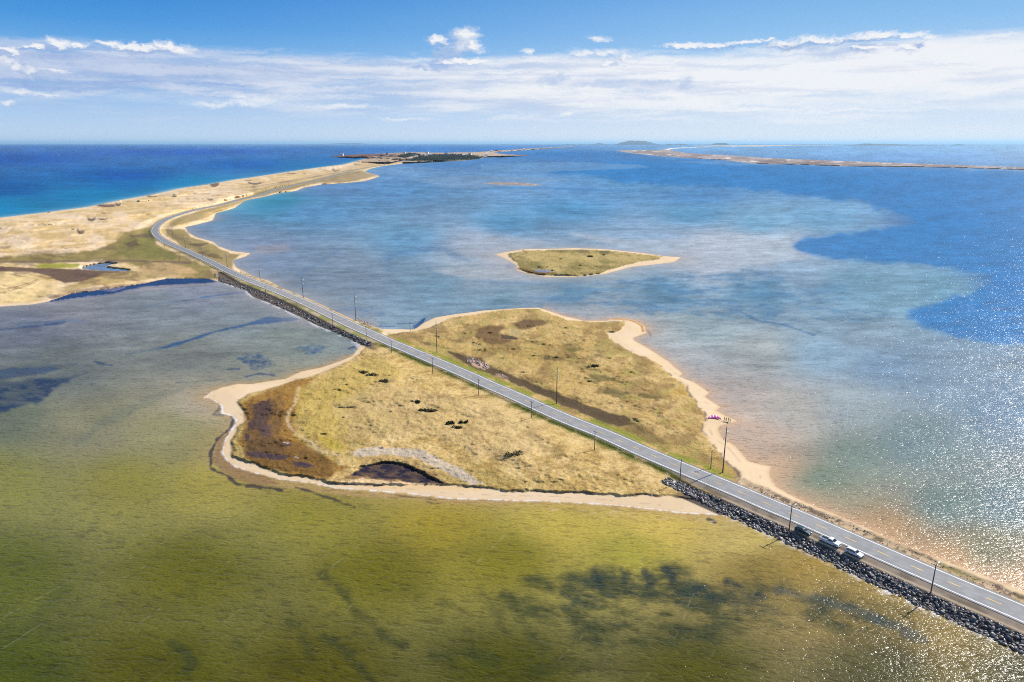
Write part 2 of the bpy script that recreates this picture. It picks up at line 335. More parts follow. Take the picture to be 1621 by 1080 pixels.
# north part: dark hollows
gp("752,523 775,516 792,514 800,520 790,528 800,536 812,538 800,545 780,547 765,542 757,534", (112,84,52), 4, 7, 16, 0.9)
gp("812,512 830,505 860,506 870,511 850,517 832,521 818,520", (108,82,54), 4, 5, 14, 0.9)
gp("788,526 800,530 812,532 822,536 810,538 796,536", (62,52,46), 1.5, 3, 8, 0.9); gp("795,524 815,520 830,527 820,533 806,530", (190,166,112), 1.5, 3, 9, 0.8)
gp("663,540 678,541 685,546 672,546", (88,78,50), 2, 3, 8, 0.7)
# ditch band with the rubble
gp("703,553 735,564 760,568 790,585 812,595 840,606 880,622 915,636 960,652 1000,662 1006,672 985,676 950,668 912,652 880,634 836,616 795,598 765,590 735,576", (92,74,52), 2.5, 6, 16, 0.95)
gp("738,568 760,572 778,582 768,586 750,580", (206,168,140), 1.5, 3, 7, 0.95)
gp("783,590 798,594 806,600 790,597", (196,160,132), 1.2, 2, 6, 0.8)
gp("1000,668 1040,690 1060,705 1020,700 985,680", (116,96,54), 5, 8, 18, 0.7)
for s_, c_ in (("893,552 915,550 925,553 905,557",(104,96,44)),("925,590 965,596 975,604 945,604",(100,94,50)),("1010,622 1050,628 1040,632 1008,628",(96,84,40)),("860,562 900,566 890,572 862,570",(118,98,62)),("1075,616 1090,620 1085,626 1060,622",(190,150,72)),("960,612 1000,622 980,630 955,622",(112,98,58))):
    gp(s_, c_, 3, 5, 12, 0.75)
gs("700,630 790,650 800,656", 0.5, (120,98,56), 0.5, 0.5, 8, 0.0)
for s_ in ("600,597 625,600 640,606 615,604","560,566 590,580 575,584","760,660 800,672 780,676","850,700 900,716 860,715","890,735 940,742 900,748","680,640 720,650 700,654"):
    gp(s_, (150,122,74), 4, 6, 14, 0.5)
# mid island wet corner
gp("818,425 832,424 850,428 880,432 860,436 835,433", (120,92,44), 1.5, 3, 10, 0.9); gp("845,427 875,428 872,431 850,431", (120,140,180), 1.0, 2, 8, 0.7)
gs("828,396 834,400 822,405 812,410", 1.4, (112,92,56), 1, 1.5, 8, 0.7); gp("905,396 928,395 935,401 915,400", (96,88,48), 1.5, 2, 8, 0.7); gp("948,397 966,398 962,402 950,401", (92,82,48), 1.5, 2, 8, 0.7)
# orange weed tip and far bars
gs("964,505 985,505 1004,509 1016,516 1018,525", 2.4, (176,124,58), 1.6, 2, 8, 0.9)
mixall(C, sst(-5, 10, D_bar) * 0.9, A(150, 136, 128))
b2 = sst(0, 15, D_barr)
mixall(C, b2, A(172, 154, 144)); mixall(C, b2 * sst(0.36, 0.56, fbm(PX, PYG*6, 30, 4, 95)) * 0.8, A(134, 116, 110)); mixall(C, b2 * sst(0.64, 0.78, fbm(PX, PYG*6, 16, 3, 96)), A(220, 206, 194))
gp("1052,237.5 1062,234 1120,232 1225,231 1225,232.4 1085,234.6 1062,237", (240,230,222), 0.8, ky=3)
gp("1180,252 1230,254 1300,257 1400,261 1390,263.6 1300,262 1230,260", (112,92,84), 1.5, 4, 12, 0.6, ky=4)
hd = head * 1.0
mixall(C, hd * 0.7, A(168, 142, 120))
gp("516,248.4 540,246 560,244.6 600,243.6 640,243.4 600,246.6 585,249.6 560,250", (120,70,58), 0.8, 2, 12, 0.9, ky=4); gp("512,248.8 540,248.4 580,250 570,250.4 530,249.6", (58,50,50), 0.6, 1, 8, 0.9, ky=4)
gp("590,245.6 640,245 660,247 640,249.6 600,249.6", (96,74,64), 0.8, 2, 12, 0.8, ky=4)
gp("632,254.6 650,252.6 665,247 700,244.6 740,245 765,249 757,253 700,255.4", (52,64,38), 0.8, 2.4, 9, 0.95, ky=4); gp("628,247.6 645,243.4 655,243 660,246 640,250.6", (52,64,38), 0.8, 2, 8, 0.95, ky=4)
gp("765,248.4 800,246.4 840,246 838,247.6 790,249", (96,72,64), 0.6, 1.5, 9, 0.9, ky=4); gp("820,237.6 870,234 912,232 900,234 850,236.6", (80,74,76), 0.6, 1.2, 9, 0.9, ky=4)
# --- edges: erosion lip, wrack, wet sand, foam
near_l = sst(300, 330, PX) * sst(560, 600, PYG)
lip = np.exp(-((D_gr + 0.2) / 0.55)**2) * near_l * sst(0.35, 0.55, fbm(PX, PYG*1.5, 22, 3, 97))
mixall(C, lip * (0.35 + 0.5*sst(700, 780, PYG)), A(76, 58, 46))
lip2 = np.exp(-((D_gr + 0.3) / 0.8)**2) * sst(950, 975, PX) * (rd > 4) * sst(0.48, 0.62, fbm(PX, PYG*1.5, 10, 3, 98))
mixall(C, lip2 * 0.75, A(96, 78, 60))
wr1 = np.exp(-((DS - 3.2) / 0.35)**2) * near_l * (D_gr < -0.6) * sst(0.5, 0.62, fbm(PX, PYG, 9, 3, 99))
mixall(C, wr1 * 0.35, A(130, 104, 80))
wet = sst(1.6, -0.4, DS) * (px_m < 2)
mixall(C, wet * 0.5, A(196, 160, 116))
foam_l = sst(315, 330, PX) * sst(600, 628, PYG) * sst(1260, 1150, PX) * (rd < -8)
fo = np.exp(-((DS - 0.1) / (0.28 + 0.45*fbm(PX, PYG, 30, 2, 101)))**2) * foam_l * sst(0.34, 0.66, fbm(PX, PYG, 5.5, 4, 103, 0.6)) * (0.45 + 0.5*fbm(PX, PYG, 60, 2, 104))
mixall(C, fo, A(252, 250, 246))
# --- road verge and gravel
vg = sst(edge + 5.5 + px_m, edge + 1.5, RD) * ((PX < 1180) & (PYG > 300) | (PX < 500)) * (px_m < 4)
vL = vg * (RSg < 0) * sst(1120, 1060, PX) * (1 - lcw) * np.where(PX < 560, 0.5, 1.0); vR = vg * (RSg > 0) * sst(1185, 1150, PX) * (PX > 560)
mixall(C, vL * sst(0.3, 0.55, n2) * 0.9, A(106, 118, 38)); mixall(C, vR * sst(0.34, 0.58, n2) * 0.9, A(136, 142, 46))
mixall(C, sst(edge + 1.0, edge - 0.5, RD) * lcw * 0.9, A(172, 156, 118)); mixall(C, sst(edge + 1.5, edge, RD) * lcw * sst(0.40, 0.58, n2) * 0.8, A(140, 140, 64)); 
edg = edge - 3.4*lcw
grv = sst(edg + 0.3 + px_m*0.3, edg - 0.8, RD)
mixall(C, grv, A(136, 122, 106)); mixall(C, grv * sst(0.4, 0.65, n3) * 0.6, A(112, 98, 84)); mixall(C, grv * sst(0.62, 0.4, n2) * 0.4, A(158, 144, 128))
tr = sst(1.4, 0.2, np.abs(np.where(RSg < 0, RD - 6.6, 99))) * sst(1100, 1140, PX)
mixall(C, tr * sst(0.4, 0.6, n2) * 0.6, A(96, 84, 70))
# debris strip on the right verge beside the beach
db = (RSg > 0) * sst(4.6, 5.4, RD) * sst(10.0, 7.4, RD + (n2-.5)*3) * sst(1150, 1190, PX)
mixall(C, db * 0.85, A(170, 146, 116)); mixall(C, db * sst(0.46, 0.6, n3*.6+n2*.4) * 0.9, A(92, 76, 62)); mixall(C, db * sst(0.56, 0.7, n2) * sst(1350,1420,PX) * 0.6, A(128, 120, 60))
db2 = (RSg > 0) * sst(4.6, 5.4, RD) * sst(11.0, 7.4, RD + (n2-.5)*3) * (PX < 600) * (PX > 380)
mixall(C, db2 * 0.6, A(168, 148, 112)); mixall(C, db2 * sst(0.5, 0.62, n2) * 0.7, A(120, 104, 66))
# riprap bed is dark
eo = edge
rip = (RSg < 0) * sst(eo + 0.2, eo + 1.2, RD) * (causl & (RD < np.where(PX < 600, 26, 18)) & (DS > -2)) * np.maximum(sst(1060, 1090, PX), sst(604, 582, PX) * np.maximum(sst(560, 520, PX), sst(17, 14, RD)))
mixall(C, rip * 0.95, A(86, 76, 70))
tx = (fbm(PX, PYG*3.0, 16, 5, 171, 0.62) - 0.5) * 0.75 + (fbm(PX, PYG*2.4, 5.0, 3, 173, 0.6) - 0.5) * 0.35
lowl = np.where((PX < 620) & (PYG < 500) & (D_main > 0), 1.0, 0.0) * (1 - grv) * sst(2, 12, DS)
C *= (1 + tx * lowl * (0.45 + 0.55 * sst(355, 400, PYG)))[..., None]
mixall(C, lowl * sst(360, 395, PYG) * sst(0.55, 0.7, fbm(PX, PYG*4.5, 34, 5, 175, 0.6)) * 0.55, A(112, 92, 62))
C = np.clip(C, 0.008, 0.9)
SEAB = DS < -4
C[SEAB] = A(120, 110, 70)
#%%WATER
# ------------------------------------------------------------------ water colour (what the lit water and its bed look like, without the sky's reflection)
ctl = """0,1060,74,79,1 250,1060,85,82,1 500,1060,85,79,1 800,1060,74,73,1 1100,1060,80,77,6 1400,1060,84,80,38 1620,1060,88,84,46
0,900,95,97,12 300,900,103,98,6 600,900,110,103,6 800,880,126,117,20 1000,870,164,151,52 1200,900,140,118,50 1400,960,122,104,48 1560,1010,120,104,56
0,760,132,128,49 200,760,140,130,44 330,760,156,142,51 500,800,137,128,34 700,830,156,137,30 900,830,190,168,66 1050,830,200,172,75 1180,850,192,168,89 1280,890,160,132,58 1400,940,160,132,64 1520,1000,150,126,66
0,660,108,112,84 150,680,134,127,90 280,680,146,138,88 320,700,150,138,80 320,640,170,156,128
100,580,108,112,102 300,560,118,120,108 450,540,126,132,120 430,590,138,138,118
50,510,114,118,126 250,480,128,134,134 400,500,124,132,132 100,490,138,136,136 300,455,132,136,146
420,400,122,140,160 500,330,90,139,175 620,300,92,141,181 650,380,102,147,175 560,430,130,146,158 700,450,112,144,160 800,470,116,148,162 620,270,110,149,185 440,320,56,134,160 540,300,98,139,179
900,330,84,143,181 1100,310,80,135,181 1100,340,96,153,187 900,300,94,143,185 760,260,88,134,176 850,300,106,147,181 1000,300,98,149,187
760,385,162,170,180 740,425,154,166,172 790,415,170,172,178 950,445,140,160,166 870,450,136,156,164 780,440,140,156,164
1150,388,182,186,190 1130,420,170,178,184 1200,395,180,186,190 1100,400,186,186,188 1250,425,150,174,192 1240,390,174,184,192 1050,385,144,170,192
1200,460,102,142,162 1050,460,96,138,160 900,462,100,142,162 1350,450,112,150,168 1400,470,116,152,168 1500,465,106,148,166 800,355,88,145,179 1200,355,114,163,189 1300,345,112,161,191
1100,520,146,164,164 1080,560,172,173,170 1200,560,162,166,158 1150,620,184,171,158 1060,530,160,166,162 1000,520,166,166,160 1300,560,136,162,176 1400,580,124,150,170 1500,600,126,148,162 940,495,164,168,168 850,480,136,152,164 1380,530,138,158,168
1250,650,178,171,156 1200,690,194,167,142 1180,650,192,175,156 1230,740,196,165,130 1350,640,154,164,162 1350,720,126,140,124 1300,760,118,134,110 1450,700,116,136,134 1600,650,108,134,152 1500,800,108,126,116 1600,800,102,124,128 1290,790,162,148,116 1400,840,176,142,96 1500,885,180,142,94 1620,930,180,142,96 1560,870,128,124,92
0,250,4,78,158 200,280,4,78,152 0,300,3,84,148 0,325,11,122,166 150,312,10,118,164 200,290,6,100,158 400,260,5,90,162 300,240,5,80,164 480,262,20,112,168 300,292,12,122,168 560,252,16,104,168 60,232,10,88,160 560,236,24,100,170 700,235,40,110,176
1100,270,24,109,175 1300,290,36,106,168 1500,350,40,108,166 1600,450,36,104,160 1550,300,40,108,168 1300,240,112,160,200 1550,240,112,160,200 1200,236,112,160,200 1450,246,100,150,196 1600,238,124,168,204 900,245,36,112,172 1000,262,32,108,168"""
cp = np.array([[float(v) for v in t.split(',')] for t in ctl.split()])
def vv(py):
    o = np.maximum(py - PY0, 1.5); return np.where(o < 200, 260.0 * np.log(o), 260.0*math.log(200.0) + (o-200)*1.35)
lowx = np.arange(-60, 1700, 20.0); lowv = np.arange(float(vv(228.0)), float(vv(1130.0)), 14.0)
LX, LV = np.meshgrid(lowx, lowv); num = np.zeros(LX.shape + (3,)); den = np.zeros(LX.shape)
cl = lin(cp[:, 2:5])
for i in range(len(cp)):
    w = 1.0 / ((LX - cp[i, 0])**2 + (1.3*(LV - vv(cp[i, 1])))**2 + 500.0)**1.7
    num += w[..., None] * cl[i]; den += w
LC = num / den[..., None]
fx = np.clip((PX - lowx[0]) / 20.0, 0, len(lowx)-1.001); fv = np.clip((vv(PYG) - lowv[0]) / 14.0, 0, len(lowv)-1.001)
ix = fx.astype(int); iv = fv.astype(int); fx = (fx-ix)[..., None]; fv = (fv-iv)[..., None]
W = (LC[iv, ix]*(1-fx) + LC[iv, ix+1]*fx)*(1-fv) + (LC[iv+1, ix]*(1-fx) + LC[iv+1, ix+1]*fx)*fv
KW = KL * 1.14
W = W * KW
def AW(*c): return lin(c) * KW
def wp(s, col, blur=3.0, noise=0.0, ns=20.0, k=1.0, seed=111, ky=2.0, brk=0.0, sx=1.0):
    sl, a = wpatch(pl(s), blur, noise, ns, seed, ky, brk=brk, sx=sx); put(W, sl, a*k, AW(*col))
def ws(s, w, col, blur=3.0, noise=0.0, ns=20.0, k=1.0, seed=121, ky=2.0):
    sl, a = wstroke(pl(s), w, blur, noise, ns, seed, ky); put(W, sl, a*k, AW(*col))
mo = fbm(GX*0.35 + 0.12*GY, GY - 0.12*GX, 11.0, 4, 161, 0.6); mo2 = fbm(GX*0.3, GY, 45.0, 4, 163, 0.55)
W *= (1 + (mo - 0.5) * 0.42 * sst(150, 420, GY) * sst(9000, 2500, GY) + (mo2 - 0.5) * 0.40 * sst(200, 500, GY))[..., None]  # light and dark of the wave crests painted into the water colour
# soft variation of the bed
wn = fbm(PX, PYG*3.0, 90, 5, 131); W *= (1 + (wn - 0.5)[..., None] * 0.35)
# deep lagoon channel with crisp edges
deepc = (34, 118, 178)
DEEP = "1000,289.4 1141,296 1229,303.5 1268,309 1336,317 1375,321 1390,332 1432,342 1466,352.5 1421,361 1344,368.5 1275,376 1255,389.6 1268,399 1306,409 1382,414 1459,420 1535,428 1573,437 1566,451 1535,464 1478,481 1442,493 1443,504 1466,519.6 1516,535 1554,542.5 1640,546 2600,570 2600,296 1640,273 1400,266 1250,262 1150,256 1090,252.4 1000,250 960,259 900,268 868,274.5 930,279.5"
wp(DEEP, (64,132,178), 26, 16, 40, 0.45); wp(DEEP, deepc, 8, 11, 26, 0.84)
wp("640,262 700,258 760,252 850,247 1000,244 1060,250 1000,256 900,258 780,262 690,268", (52,112,168), 2.5, 3, 40, 0.45, ky=3)
wp("760,260 900,256 1010,261 1030,265 950,269 850,272 760,270", (104,148,184), 2, 3, 40, 0.6, ky=3)
wp("1062,255 1160,256 1240,262 1180,262 1100,259", (96,142,184), 1.5, 3, 40, 0.6, ky=3)
wp("640,283 760,278 900,284 760,300 700,296", (126,152,176), 4, 6, 60, 0.5, ky=3)
wp("770,296 860,295 960,299 1060,304 980,305 860,300 760,300", (68,120,168), 2, 4, 40, 0.5, ky=3)
# paler sand flats
for s_, c_ in (("905,370 1000,380 1100,375 1200,372 1250,378 1258,395 1290,408 1240,415 1150,420 1080,418 1078,406 1020,400",(176,184,190)),("738,385 790,376 900,384 800,394 780,403 740,402 725,392",(162,170,178)),("690,428 740,424 805,427 840,437 900,441 830,445 740,440 705,434",(172,176,178)),("400,388 450,386 462,396 430,404 400,402",(150,146,150))):
    wp(s_, c_, 6, 9, 40, 0.68)
# weed beds in the lagoon
navy = (26, 58, 100)
for s_, w_, k_ in (("612,412 618,403 650,400 685,393 705,396 725,406 745,414",7,.55),("612,414 616,426",5,.4),("676,424 684,432 700,438 740,444 800,448 900,450 960,447",4,.5),("472,436 491,423 508,415 524,405 535,398",3,.5),("440,455 470,452 495,453",3,.55),("530,493 560,489 585,493 605,497",4.5,.8),("540,497 580,498 600,499",3,.6),("430,362 480,368 520,362",4,.25),("530,340 600,335 660,330 740,318",4,.2),("445,340 470,338 488,342",3,.35),("420,375 470,380 560,372",3,.2)):
    ws(s_, w_*.9, (62,108,150), 9, 7, 16, k_*.8)
ws("1000,446 1080,438 1160,434 1230,430", 3, (62,112,150), 3, 5, 22, .5); ws("1020,468 1100,460 1180,452", 3, (66,114,150), 3, 6, 20, .4)
wp("830,470 950,450 1080,440 1190,428 1240,440 1270,470 1230,500 1270,520 1290,526 1220,514 1150,500 1080,498 1000,500 950,490 880,484", (78,124,156), 12, 34, 26, 0.7, 113, 2.6, 0.9, 0.5)
wp("1250,440 1330,455 1370,490 1440,500 1370,512 1300,505 1260,480", (84,126,156), 8, 24, 24, 0.6, 114, 2.6, 0.9, 0.55)
ws("1165,490 1200,508 1240,514 1275,526 1288,530", 2.5, (74,112,146), 2, 3, 14, .7)
ws("655,517 664,512 672,504 668,510 658,519", 2.4, (40,78,128), 1.4, 1, 8, .95); ws("630,512 650,512 664,511", 1.6, (60,86,120), 1.2, 1, 8, .8); ws("600,517.5 625,517", 1.2, (70,100,150), 1, 1, 8, .8)
wp("806,414 822,421 818,430 800,424", (96,120,158), 2, 2, 10, 0.7)
# left basin weed
wp("-60,640 0,608 65,599 98,601 120,594 150,585 122,598 104,609 78,622 52,640 0,655 -60,668", (24,46,78), 7, 14, 22, 0.92, 111, 2.0, 0.4, 0.5); wp("-60,600 0,586 40,582 100,584 60,592 0,600", (44,66,96), 4, 7, 18, 0.7)
ws("-60,527 5,522 30,519 80,514 100,510", 4, (46,76,112), 3, 5, 20, .7); ws("30,512 90,510 130,508", 4, (84,104,132), 4, 5, 18, .5); ws("0,588 60,580 120,576", 2, (66,84,104), 3, 4, 14, .5); ws("150,571 160,576 174,578", 2.5, (44,64,92), 2, 4, 10, .8); ws("30,567 55,566", 1.6, (70,86,108), 2, 2, 10, .5)
wp("249,551 285,541 330,528 363,518 430,501 470,503.5 473,507 440,510.5 400,515 340,525.5 300,541 262,552", (36,80,124), 2.5, 5, 20, 0.85)
ws("200,561 245,553 290,544", 2, (70,96,124), 3, 3, 14, .6); ws("318,471 345,467.5 376,464 395,463", 2, (48,94,140), 2, 1.5, 12, .8); ws("230,485 290,476 330,470", 2, (96,116,140), 3, 3, 14, .5)
wp("474,550 495,544 516,549 510,559 490,563", (58,92,124), 5, 9, 9, 0.8, 111, 2.0, 0.6); wp("372,566 400,559 424,567 432,581 400,586", (40,72,106), 5, 11, 10, 0.85, 111, 2.0, 0.65); ws("362,585 378,584", 2.2, (44,70,100), 1.5, 2, 8, .8); ws("390,596 410,592 432,594", 2.6, (36,66,104), 1.8, 2.5, 9, .9); ws("280,606 330,603 372,600 400,596", 1.5, (84,100,112), 2.5, 3, 16, .6); ws("552,552 562,549", 2, (34,60,104), 1.4, 1, 6, .9)
ws("120,700 180,660 260,625 330,600", 9, (104,112,92), 8, 8, 40, .35)
# channel behind the sand strip and the ponds
for i, c_ in enumerate(((112,134,160), (34,66,110), (30,26,48))):
    m = np.zeros(GX.shape); sl, a = wpatch(POND[i], 1.5, 0, ky=2.0, grow=6); put(W, sl, a, AW(*c_))
wp("180,466 205,458 232,453 300,449 345,448 300,454 230,460", (168,158,154), 2, 3, 14, 0.6)
wp("155,460 180,462 200,455 190,452", (150,140,160), 1, 1.5, 8, 0.5); 
# foreground weed
dk = (34, 50, 46)
wp("800,945 850,915 900,903 940,900 1000,894 1065,896 1090,912 1150,916 1200,935 1310,948 1400,965 1450,990 1300,992 1180,1000 1100,1030 1000,1020 950,1034 900,1012 850,1000 810,985", (56,62,30), 30, 40, 40, 0.85, 115, 1.3, 0.8, 0.45)
wp("870,925 950,905 1060,905 1150,930 1240,945 1300,958 1180,965 1050,950 930,960", (44,58,46), 26, 34, 30, 0.7, 116, 1.4, 0.85, 0.45)
ws('1235,935 1300,950 1350,965 1400,985 1460,1012', 9, (56,72,74), 7, 8, 18, .6, 117, 1.3)
for s_, w_, k_ in (("940,905 946,915 950,926",7,.85),("982,902 990,910 986,918",6,.85),("1020,905 1034,918 1032,928",7,.85),("1056,901 1064,908 1066,918",8,.95),("1108,932 1124,945",7,.85),("1150,920 1172,928 1192,938 1205,944",4.5,1),("840,918 852,922",6,.6),("975,958 985,968",5,.7),("1075,993 1100,998",6,.6),("1260,950 1300,953",4,.6),("510,910 528,922 545,938 560,962 575,978 590,985",7,.6),("515,1008 545,1028 565,1050 590,1080",8,.65),("600,1000 620,1016 640,1022",8,.65),("700,955 720,960 735,968",6,.4),("760,935 790,975 800,1000",8,.45),("800,940 830,990 860,1030",8,.4),("270,1020 292,1032 304,1050 296,1064",10,.6),("455,985 466,992",7,.5),("480,1010 492,1040",8,.45),("372,1018 380,1024",6,.35),("175,855 190,860",4,.35),("690,1040 740,1030 780,1050",12,.4),("850,1060 900,1050 960,1060",14,.35),("130,850 148,834",4,.25),("100,930 70,970 40,1000",10,.2),("310,925 300,945",7,.25),("410,940 400,955",6,.2)):
    ws(s_, w_, dk if k_ > .8 else (46,54,24), 8, 9, 14, k_*.9, 117, 1.3)
fgn = fbm(PX + 0.35*PYG, PYG*1.3 - 0.2*PX, 55, 5, 133); fm = sst(760, 960, PYG)
W *= (1 - fm * sst(0.52, 0.74, fgn) * 0.07)[..., None]
W *= (1 + fm * sst(0.48, 0.25, fgn) * 0.06)[..., None]
mo3 = fbm(GX*0.5 + 0.16*GY, GY*1.15 - 0.16*GX, 7.0, 4, 165, 0.62); mo4 = fbm(PX + 1.5*PYG, PYG*4.2 - 0.25*PX, 26, 4, 167, 0.6)
farw = sst(180, 420, GY) * (oc > 400)
W *= (1 + ((mo3 - 0.5) * 0.55 + (mo4 - 0.5) * 0.45) * farw)[..., None]  # light flecks of wind ripples on far water, painted into its colour
# sandy skirts along the shores
def skirt(dist, k, col, mask=1.0):
    mixall(W, np.exp(-np.maximum(-DS, 0) / dist) * k * mask * (PD < 0.01), AW(*col))
rightsh = (rd > 0) * (PX > 860) * (PYG > 480)
skirt(4.0, 0.95, (216,174,130), rightsh); skirt(14.0, 0.25, (196,172,150), rightsh * sst(1300, 1000, PX))
leftsh = (rd < 0) * (PYG > 560) * (PX > 300)
skirt(2.4, 0.85, (198,160,108), leftsh * (PX < 1180)); skirt(9.0, 0.35, (186,154,88), leftsh * (PX < 1180))
skirt(8.0, 0.8, (186,176,164), (D_mid > -60) * 1.0); skirt(30.0, 0.3, (184,178,170), (D_mid > -120) * 1.0)
skirt(12.0, 0.75, (170,160,158), (D_bar > -400) * 1.0); skirt(12.0, 0.6, (176,168,164), ((PX < 600) & (PYG < 520) & (oc > 150) & (PYG > 250)) * 1.0)
skirt(10.0, 0.8, (226,226,220), ((oc < 80) & (PYG < 420)) * 1.0); skirt(45.0, 0.45, (60,164,186), ((oc < 300) & (PYG < 420) & (PX < 600)) * 1.0)
skirt(25.0, 0.6, (176,176,186), (D_barr > -200) * 1.0)
# sandy shelf with dark weed rim around the left tip
ws("365,742 400,757 440,768 480,772 520,778 560,783 640,786 720,793 800,795", 4, (178,144,92), 3, 2, 14, .8, 118, 1.3)
wp("350,690 362,690 356,712 362,728 378,741 420,754 440,766 400,768 372,760 345,742 336,724 342,704", (150,116,72), 3, 5, 14, 0.85, 119, 1.3)
ws("372,662 366,676 358,684 345,694 334,716 333,740 345,748 358,752 374,766 400,770 430,773 446,777", 2.6, (66,52,44), 1.8, 3.4, 8, .9, 120, 1.3); ws("352,640 345,650 338,656 352,657", 2.4, (92,86,80), 1.6, 2, 6, .7, 120, 1.3); ws("366,660 372,668 368,678 360,690", 2.2, (84,72,62), 1.6, 2, 6, .7, 120, 1.3)
ws("470,772 500,782 528,790 545,798 562,802", 2.2, (72,62,44), 1.6, 3.6, 8, .85, 120, 1.3); ws("624,783 640,786 660,788 690,792", 1.3, (84,70,48), 1.2, 2, 8, .6, 120, 1.3); ws("676,794 690,798 700,796", 1.2, (104,80,56), 1, 1, 8, .6, 120, 1.3); ws("1121,822 1127,824 1132,827", 2.6, (64,56,60), 1.6, 1.5, 5, .9, 120, 1.3)
ws("1010,516 1026,524 1030,532", 1.6, (120,112,120), 1.4, 1, 6, .6); 
for i in range(34):                         # pale wavelets on the sand bar in front of the beach
    bx = RNG.uniform(860, 1160); by = 797 + (bx-860)*0.075 + RNG.uniform(4, 16) ; ws(f"{bx:.1f},{by:.1f} {bx+RNG.uniform(4,14):.1f},{by+RNG.uniform(-.4,.9):.1f}", 0.6, (214,190,160), .6, 0, k=.6)
mixall(W, fo, AW(252, 250, 246))
# surf along the dark rocks, and the beach breaking line on the ocean side
rf = np.exp(-((z + 0.04) / 0.09)**2) * ((rd < -5) & (rd > -24) & (PX > 1150)) * sst(0.42, 0.6, fbm(PX, PYG, 7, 3, 135)); mixall(W, rf * 0.8, AW(236, 226, 214))
rf = np.exp(-((z + 0.03) / 0.09)**2) * ((rd < -5) & (rd > -24) & (PX < 600) & (PX > 345)) * sst(0.46, 0.6, fbm(PX, PYG, 8, 3, 136)); mixall(W, rf * 0.7, AW(226, 222, 220))
# wind streaks of foam, running with the wind
wd = math.radians(31.0); al = GX*math.sin(wd) + GY*math.cos(wd); ac = GX*math.cos(wd) - GY*math.sin(wd)
acw = ac + (fbm(al, ac, 60, 2, 141) - 0.5) * 5
def lines(sp, w, sd, on):
    ph = acw / sp + 1.3 * vnoise(al / 160.0, ac / 60.0, sd) + 0.10*vnoise(al / 9.0, ac/9.0, sd); idn = np.floor(ph); dd = np.abs(ph - idn - 0.5 - 0.25*(_h(idn.astype(np.int64), idn.astype(np.int64)*0, sd) - .5)) * sp
    act = sst(on, on + 0.12, vnoise(al / 46.0 + idn * 3.7, idn * 5.3, sd + 1)) * sst(0.45, 0.7, vnoise(al / 1.6 + idn * 1.7, ac * 0.4, sd + 2)) * sst(0.25, 0.7, vnoise(al / 11.0, ac / 9.0, sd + 3))
    return np.exp(-(dd / w)**2) * act
stk = np.maximum(lines(9.5, 0.15, 143, 0.58), lines(17.0, 0.2, 149, 0.62)) * sst(770, 860, PYG) * (DS < -9)
mixall(W, stk * 0.20, AW(196, 194, 150))
W = np.clip(W, 0.001, 0.85)
WR = np.clip(0.21 + 0.05 * sst(250, 1500, GY) + 0.10*sst(1500, 6000, GY), 0.05, 0.4)
#%%BUILD
# ------------------------------------------------------------------ scene helpers
def tag(o, label=None, cat=None, group=None, kind=None):
    if label: o['label'] = label
    if cat: o['category'] = cat
    if group: o['group'] = group
    if kind: o['kind'] = kind
    return o
def mesh_from_grid(name, Z, colr, keep, extra=None):
    X, Y = up(PX, PYG, Z)
    co = np.stack([X, Y, Z + 0*X], -1).reshape(-1, 3).astype(np.float32)
    idx = np.arange(NY*NX).reshape(NY, NX)
    q = np.stack([idx[1:, :-1], idx[1:, 1:], idx[:-1, 1:], idx[:-1, :-1]], -1).reshape(-1, 4)
    if keep is not None:
        k = (keep[1:, :-1] | keep[1:, 1:] | keep[:-1, 1:] | keep[:-1, :-1]).reshape(-1); q = q[k]
        used = np.unique(q); remap = np.zeros(NY*NX, np.int64); remap[used] = np.arange(len(used)); q = remap[q]; co = co[used]
    else: used = slice(None)
    me = bpy.data.meshes.new(name)
    me.vertices.add(len(co)); me.vertices.foreach_set('co', co.ravel())
    me.loops.add(q.size); me.loops.foreach_set('vertex_index', q.ravel().astype(np.int32))
    me.polygons.add(len(q)); me.polygons.foreach_set('loop_start', np.arange(0, q.size, 4, dtype=np.int32)); me.polygons.foreach_set('loop_total', np.full(len(q), 4, np.int32))
    me.polygons.foreach_set('use_smooth', np.ones(len(q), bool))
    me.update()
    a = me.attributes.new('Col', 'FLOAT_COLOR', 'POINT'); c4 = np.ones((len(co), 4), np.float32); c4[:, :3] = colr.reshape(-1, 3)[used]; a.data.foreach_set('color', c4.ravel())
    for nm, v in (extra or {}).items():
        a = me.attributes.new(nm, 'FLOAT', 'POINT'); a.data.foreach_set('value', v.reshape(-1)[used].astype(np.float32))
    o = bpy.data.objects.new(name, me); COL.objects.link(o); return o
